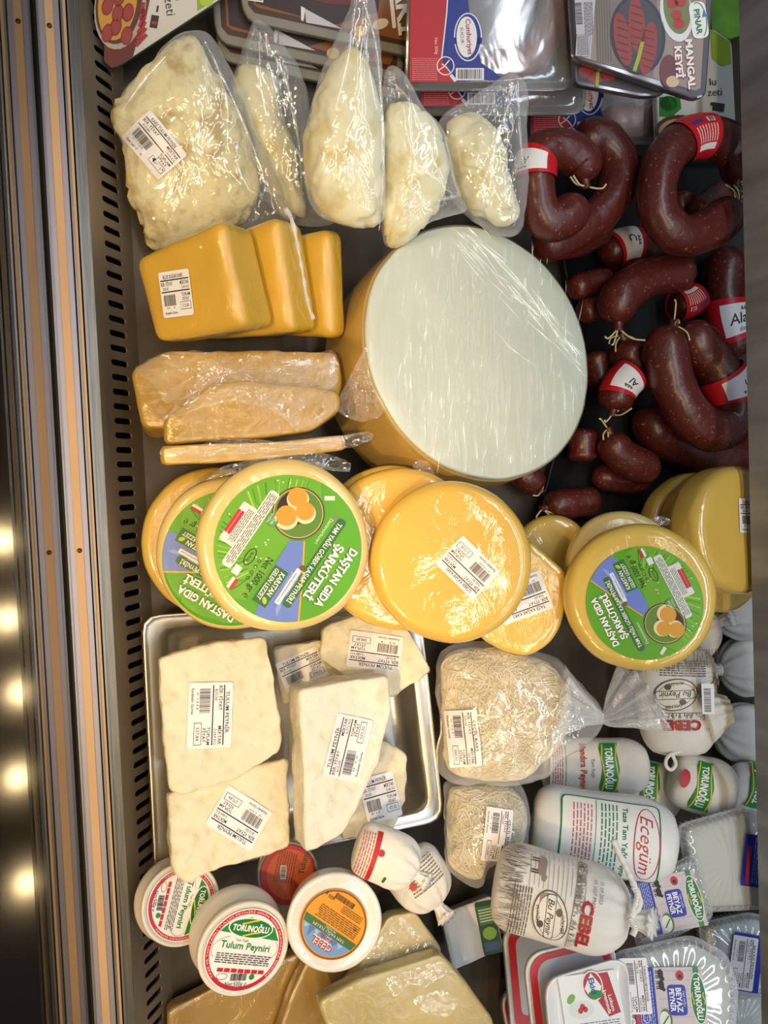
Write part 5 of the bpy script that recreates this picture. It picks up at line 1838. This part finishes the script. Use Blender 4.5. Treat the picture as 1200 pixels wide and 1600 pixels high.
# its gathered film mouth, fanning out beyond the knot
a = Path([it.loc(x, y, 10) for x, y in ((868, 1100), (910, 1112), (944, 1122), (975, 1105), (1006, 1085))], 6)
rad_ = lambda u: it.u * (44 * (1 - u / 0.5) ** 1.3 + 9 if u < 0.5 else 9 + 46 * ((u - 0.5) / 0.5) ** 0.9)
it.put('film_mouth', a.tube(rad_, 60, 30, lambda u, t: 0.20 * sin(11 * t + 2 * sin(2 * t)) * min(1, 0.3 + abs(u - 0.5) * 2.5)), film('mouth_film', haze=0.2, rim=0.5, scale=70, bump=0.8))

# printed bags: upright tied one, the large roll, and the tied one in front
it = sack('cb1', 'printed cloth bag with a barcode tag and string loop, lettering upside down', [(1054, 1012), (1056, 1080), (1060, 1150), (1062, 1178)], 62, 0.09, paper_m, w=0.4, gather=0)
pr = Print()
cebel(pr, 34, 40)
wrap(it, 0.52, -18, pr, 'bag_print', swap=True, k=0.86)
k_ = Path([it.loc(x, y, 20) for x, y in ((1096, 1120), (1120, 1112), (1140, 1108))], 5)
it.put('gathered_end', k_.tube(lambda u: it.u * (40 - 22 * u), 48, 14, lambda u, t: 0.10 * (0.3 + u) * sin(12 * t)), cloth_m)
it.put('string_loop', Path([it.loc(x, y, 30) for x, y in ((1135, 1100), (1112, 1140), (1075, 1168), (1046, 1180), (1040, 1194), (1048, 1203), (1056, 1194), (1050, 1178))], 6).tube(lambda u: 0.0022, 8, 60), string_m)
pr = Print()
pr.rect(0, 0, 44, 18, '#eceef2', 0)
pr.barcode(2, -1, 34, 10, 1, 6)
pr.build('barcode_tag', it.o, flat_map(it, 1106, 1092, -88, 66, 0.001))

it = sack('ece', 'plump white roll with a green framed panel and red oval name', [(832, 1286), (900, 1296), (980, 1308), (1056, 1318)], 63, 0.10, mat('milk_roll', '#eef0ee', 0.45, var=0.03, vscale=20, coat=0.5, coat_rough=0.2), w=0.3, gather=0, name='cheese_roll', group='large cheese rolls')
pr = Print()
GR = '#1f7a4a'
pr.rect(0, -12, 132, 150, GR, 1, r=12)
pr.rect(0, -12, 127, 145, '#eef0ee', 2, r=10)
pr.oval(0, 42, 58, 20, '#c23a4a', 3)
pr.oval(0, 42, 56, 18, '#eef0ee', 4)
pr.text('Ecegüm', 0, 42, 20, '#c23a4a', 5, shear=0.3, width=88)
pr.text('Taze Tam Yağlı Peynir', 2, 10, 8, '#1f7a4a', 3, bold=0.03, width=112)
pr.lines(0, -14, 114, 28, 5, '#3a8a62', 3, seed=5, wd=0.4)
pr.rect(0, -34, 124, 1.2, GR, 3)
pr.lines(0, -54, 104, 32, 6, '#c8707c', 3, seed=8, wd=0.4)
wrap(it, 0.56, 5, pr, 'roll_print', swap=True)
it = sack('cb0', 'printed cloth bag with brown engraving and red name, tied with white string', [(772, 1378), (850, 1398), (920, 1418), (986, 1434)], 66, 0.13, paper_m, w=0.2, gather=1, pleat=0.05)
pr = Print()
cebel(pr)
wrap(it, 0.50, 8, pr, 'bag_print', swap=True)
for pts in (((985, 1432), (1000, 1410), (985, 1370), (968, 1335), (958, 1312)), ((984, 1434), (992, 1450), (988, 1462)), ((986, 1430), (996, 1400), (990, 1385))):
    it.put('tie_cord', Path([it.loc(x, y, 42) for x, y in pts], 6).tube(lambda u: 0.0030 * (1 + 0.12 * sin(60 * u)), 8, 50), string_m)

# ------------------------------------------------------------------ round cheeses


def round_prof(r, t, k=0.40):
    """Plump disc of radius r and thickness t with softly rounded edges; front face at z = 0."""
    e = t * k
    p = [(r * 0.4, -t), (r * 0.75, -t)]
    for i in range(0, 7):
        a = pi / 2 * i / 6
        p.append((r - e + e * sin(a), -t + e - e * cos(a)))
    p.append((r + 0.6, -t / 2))
    for i in range(0, 7):
        a = pi / 2 * i / 6
        p.append((r - e + e * cos(a), -e + e * sin(a)))
    p += [(r * 0.72, 0.2), (r * 0.5, 0.4), (r * 0.3, 0.5), (r * 0.12, 0.5)]
    return p


def round_cheese(key, label, px, py, r, t, z, m, w=0.0, ra=0.0, rb=0.0, spin=0, k=0.40, group='small round cheeses', seed=1):
    it = Item(key, 'round_cheese', label, 'round cheese', px, py, z, w=w, ra=ra, rb=rb, spin=spin, group=group)
    vs, fs = lathe([(a * it.u, b * it.u) for a, b in round_prof(r, t, k)], 72, wob=0.012, seed=seed)
    vs = displace(vs, fs, 1.6 * it.u, 16, seed)
    it.put('cheese', (vs, fs), m)
    it.zf = surf_z(vs, fs)
    return it


def dastan(it, cx, cy, spin, r):
    """Round printed label, drawn in its reading frame with unit radius."""
    pr = Print()
    G, DG = '#58a51d', '#2c6e35'
    T = lambda a, b: (a * r, b * r)
    pr.oval(0, 0, r, r, G, 1, n=56)
    # paler meadow on the small-print half
    pts = [(cos(math.radians(a)), sin(math.radians(a))) for a in range(188, 346, 6)]
    pr.poly([T(*p) for p in pts] + [T(0.9, -0.1), T(-0.1, -0.05), T(-0.8, 0.0)], '#6cb02c', 2)
    rnd = random.Random(5)
    for q in range(34):
        a = rnd.uniform(195, 340)
        x, y = 0.95 * cos(math.radians(a)), 0.95 * sin(math.radians(a))
        pr.stroke([T(x, y), T(x * 0.8 + 0.05, y * 0.82), T(x * 0.66 + rnd.uniform(-.06, .12), y * 0.62)], r * 0.018, rnd.choice(('#3f8c1c', '#8cc63a', '#4d9a20', '#a9d24a')), 3)
    for q in range(26):
        a, d = rnd.uniform(190, 350), rnd.uniform(0.2, 0.95)
        pr.oval(d * r * cos(math.radians(a)), d * r * sin(math.radians(a)), r * 0.012, r * 0.012, '#e6f2d0', 4, n=8)
    # blue mountain wedge
    pr.poly([T(-0.1, -0.05), T(-0.2, 0.12), T(0.2, 0.36), T(0.74, 0.66), T(0.86, 0.5), T(0.95, 0.3), T(0.985, 0.12), T(0.5, -0.02)], '#6d86d8', 4)
    for q in range(9):
        x, y = rnd.uniform(0.05, 0.66), rnd.uniform(0.12, 0.36)
        pr.poly([T(x, y), T(x + 0.14, y + 0.02), T(x + 0.2, y + 0.09), T(x + 0.05, y + 0.06)], rnd.choice(('#4a63bb', '#8fa5e6', '#a9bdf0')), 5)
    pr.stroke([T(-0.2, 0.12), T(0.2, 0.36), T(0.74, 0.66)], r * 0.025, '#d8b23a', 6)
    # title and banner
    for k, c in ((0, '#24501c'), (1, '#ffffff')):
        o = 0.012 * (1 - k)
        pr.text('DAŞTAN GIDA', (-0.02 + o) * r, (0.765 - o) * r, 0.115 * r, c, 6 + k, bold=0.035, width=0.92 * r)
        pr.text('ŞARKÜTERİ', (0.00 + o) * r, (0.575 - o) * r, 0.115 * r, c, 6 + k, bold=0.035, width=0.86 * r)
    pr.rect(-0.03 * r, 0.40 * r, 1.42 * r, 0.125 * r, DG, 6, r=0.05 * r)
    pr.text('TAM YAĞLI GÖBEK KAŞAR PEYNİRİ', -0.03 * r, 0.40 * r, 0.07 * r, '#f4f7ee', 7, bold=0.015, width=1.28 * r)
    pr.oval(-0.70 * r, 0.30 * r, 0.03 * r, 0.03 * r, '#a06a90', 6, n=12)
    pr.text('Dastansarkuteri', -0.46 * r, 0.27 * r, 0.05 * r, '#eef4e4', 6, width=0.4 * r)
    pr.rect(0.43 * r, 0.28 * r, 0.56 * r, 0.075 * r, '#f2f3f6', 6, r=0.02 * r)
    pr.text('www.dastansarkuteri.com', 0.45 * r, 0.28 * r, 0.035 * r, '#333a55', 7, width=0.46 * r)
    pr.oval(0.12 * r, 0.30 * r, 0.04 * r, 0.04 * r, '#6d5a3c', 7, n=12)
    pr.rect(0.56 * r, 0.08 * r, 0.56 * r, 0.21 * r, DG, 6)
    pr.text('KARSTAN', 0.50 * r, 0.13 * r, 0.075 * r, '#f4f7ee', 7, bold=0.02, width=0.36 * r, shear=0.15)
    pr.text('GELEN LEZZET', 0.55 * r, 0.035 * r, 0.065 * r, '#f4f7ee', 7, bold=0.015, width=0.48 * r, shear=0.15)
    pr.oval(0.76 * r, 0.12 * r, 0.05 * r, 0.03 * r, '#b5cf3f', 7, rot=40)
    pr.text('Net 1000 gr ℮', 0.56 * r, -0.12 * r, 0.10 * r, '#1c2616', 7, width=0.62 * r)
    pr.ring(0.38 * r, -0.37 * r, 0.13 * r, 0.065 * r, 0.012 * r, '#1f3a18', 6)
    pr.text('36-0123', 0.38 * r, -0.37 * r, 0.035 * r, '#1f3a18', 6)
    for k in range(4):
        pr.ring((0.36 + 0.09 * k) * r, -0.235 * r, 0.025 * r, 0.025 * r, 0.008 * r, '#27491d', 6, n=12)
    pr.rect(0.62 * r, -0.42 * r, 0.13 * r, 0.10 * r, '#dfeff0', 6)
    pr.rect(0.80 * r, -0.34 * r, 0.16 * r, 0.05 * r, '#b83a48', 6)
    pr.rect(0.80 * r, -0.39 * r, 0.16 * r, 0.04 * r, '#f0f0f0', 6)
    # small print panels
    pr.rect(0.06 * r, -0.57 * r, 1.2 * r, 0.15 * r, '#e2e6e4', 5, r=0.05 * r)
    pr.lines(0.06 * r, -0.57 * r, 1.1 * r, 0.12 * r, 5, '#49524a', 6, seed=7, wd=0.4)
    pr.rect(0.10 * r, -0.745 * r, 0.60 * r, 0.22 * r, '#e2e6e4', 5, r=0.03 * r)
    pr.lines(0.10 * r, -0.70 * r, 0.50 * r, 0.10 * r, 4, '#49524a', 6, seed=9, wd=0.4)
    pr.rect(0.10 * r, -0.785 * r, 0.36 * r, 0.05 * r, '#c9283a', 6, r=0.02 * r)
    pr.rect(0.10 * r, -0.835 * r, 0.36 * r, 0.04 * r, '#c9283a', 6, r=0.02 * r)
    # picture of cheeses in a bowl
    X, Y = -0.47 * r, -0.16 * r
    q = 0.36 * r
    pr.oval(X, Y, q, q, '#5c3018', 5)
    pr.oval(X, Y, q * 0.95, q * 0.95, '#c9b48c', 6)
    pr.oval(X, Y, q * 0.91, q * 0.91, '#5d8a2c', 7)
    pr.oval(X - 0.05 * q, Y - 0.25 * q, q * 0.70, q * 0.60, '#3a1d10', 8)
    for cx_, cy_, rr in ((-0.42, -0.30, 0.42), (0.40, -0.26, 0.44), (-0.14, 0.22, 0.40)):
        pr.oval(X + cx_ * q, Y + cy_ * q, rr * q, rr * q, '#f0e2b8', 9)
        pr.oval(X + (cx_ - 0.07) * q, Y + (cy_ - 0.06) * q, rr * q * 0.88, rr * q * 0.88, '#dd9f35', 10)
    pr.stroke([T(-0.84, 0.02), T(-0.92, 0.14)], r * 0.06, '#e8e2d6', 6)
    pr.oval(-0.20 * r, -0.40 * r, 0.09 * r, 0.09 * r, '#5d9a58', 9, n=18)
    pr.text('%100', -0.20 * r, -0.385 * r, 0.04 * r, '#e9f3e4', 10)
    pr.text('DOĞAL', -0.20 * r, -0.44 * r, 0.03 * r, '#e9f3e4', 10)
    base = Print()
    base.items = pr.items[:1]
    pr.items = pr.items[1:]
    f = drape_map(it, cx, cy, spin, it.zf, 0.0006)
    lb = base.build('round_label', it.o, f, 9.0)
    pr.build('label_print', lb, f, 9.0)


def rim_film(it, name, pts, h=-20, amp=10, seed=3):
    flap(it, name, corners(pts, 5, 3), h, amp, 60, seed, n=40)


it = round_cheese('rc_c', 'plain round cheese lowest behind the two green labelled ones by the grille', 342, 846, 118, 38, 0.05, kasar_mid, w=0.15, seed=2)
it = round_cheese('rc_b', 'round cheese with a green label, mostly covered by its twin in front', 366, 864, 122, 38, 0.07, kasar_pale, w=0.05, ra=-0.06, rb=-0.05, seed=3)
dastan(it, 362, 872, 150, 106)
it = round_cheese('rc_d0', 'plain round cheese edge peeping out between the big wheel and green label', 612, 842, 116, 34, 0.04, kasar_mid, w=0.3, seed=6)
it = round_cheese('rc_d1', 'plain yellow round cheese behind the one with a diamond-set price label', 628, 858, 128, 40, 0.06, kasar_top, w=0.15, ra=0.05, seed=4)
rim_film(it, 'film_end', [(640, 730), (655, 717), (668, 722), (682, 745), (660, 738)], -20, 8, 3)
it = round_cheese('rc_g', 'pale round cheese hidden deepest below the straight sausage', 866, 864, 60, 30, 0.05, kasar_mid, w=0.4, seed=8)
it = Item('rc_f', 'round_cheese', 'cut yellow round cheese with a price label wedged between two other rounds', 'round cheese', 818, 934, 0.06, w=0.15, group='small round cheeses')
vs, fs = it.slab('', corners([(748, 995), (752, 870), (826, 842), (886, 894), (886, 935), (878, 975), (860, 1006), (826, 1027), (785, 1018)], 14, 4), block_prof(38, 7, 4, 8), None, n=96, raw=True)
vs = displace(vs, fs, 1.5 * it.u, 18, 5)
it.put('cheese', (vs, fs), kasar_mid)
price(it, 815, 934, 200, 82, 62, 'TAZE KAŞAR KARS', '506,00', '1,014', '512,00', 12, z=surf_z(vs, fs))
for key, lab, px, zz in (('rc_j1', 'lowest of the stacked round cheeses by the ledge, green label edge showing', 1075, 0.03), ('rc_j2', 'middle round cheese of the stack leaning against the steel ledge', 1108, 0.05), ('rc_j3', 'topmost pale round cheese of the stack against the steel ledge', 1140, 0.09)):
    it = round_cheese(key, lab, px + 24, {'rc_j1': 850, 'rc_j2': 846, 'rc_j3': 828}[key], {'rc_j1': 112, 'rc_j2': 112, 'rc_j3': 102}[key], 36 if key != 'rc_j3' else 70, zz, kasar_mid, w=1.0, ra=0.12, rb=0.06, k=0.30, group='round cheeses stacked by the ledge')
    if key == 'rc_j1':
        pr = Print()
        pr.oval(0, 0, 96, 96, '#58a51d', 1, n=48)
        pr.build('round_label', it.o, flat_map(it, px + 24, 850, 0, 0, 0.0016))
    if key == 'rc_j3':
        price(it, 1176, 806, -2, 66, 54, 'GÖBEK KAŞAR KARS', '506,00', '1,014', '512,00', 6, z=it.zf)
it = round_cheese('rc_h', 'film-wrapped round cheese directly behind the tilted green labelled one', 974, 886, 88, 36, 0.08, kasar_pale, w=0.2, seed=9)
rim_film(it, 'film_end', [(1012, 812), (1030, 806), (1050, 812), (1044, 822), (1016, 820)], -10, 6, 5)
it = round_cheese('rc_a', 'front round cheese with a full green label nearest the grille', 444, 852, 136, 44, 0.11, kasar_pale, ra=0.05, rb=-0.02, seed=7)
dastan(it, 451, 857, -124, 115)
rim_film(it, 'film_end', [(318, 752), (350, 728), (420, 712), (500, 706), (548, 722), (546, 742), (500, 722), (420, 724), (350, 744)], -26, 10, 8)
it = round_cheese('rc_e', 'glossy yellow round cheese with a price label set like a diamond', 705, 878, 128, 46, 0.10, kasar_top, ra=0.05, rb=-0.04, k=0.45, seed=10)
price(it, 731, 887, 136, 82, 62, 'GÖBEK KAŞAR KARS', '506,00', '1,014', '512,00', 9, z=it.zf)
rim_film(it, 'film_end', [(575, 900), (592, 905), (600, 950), (625, 975), (610, 978), (585, 945)], -40, 8, 6)
it = round_cheese('rc_i', 'tilted round cheese with a green label beside the white cloth bag', 1000, 932, 116, 46, 0.12, kasar_mid, ra=0.12, rb=0.0, seed=11)
dastan(it, 1006, 942, 117, 88)
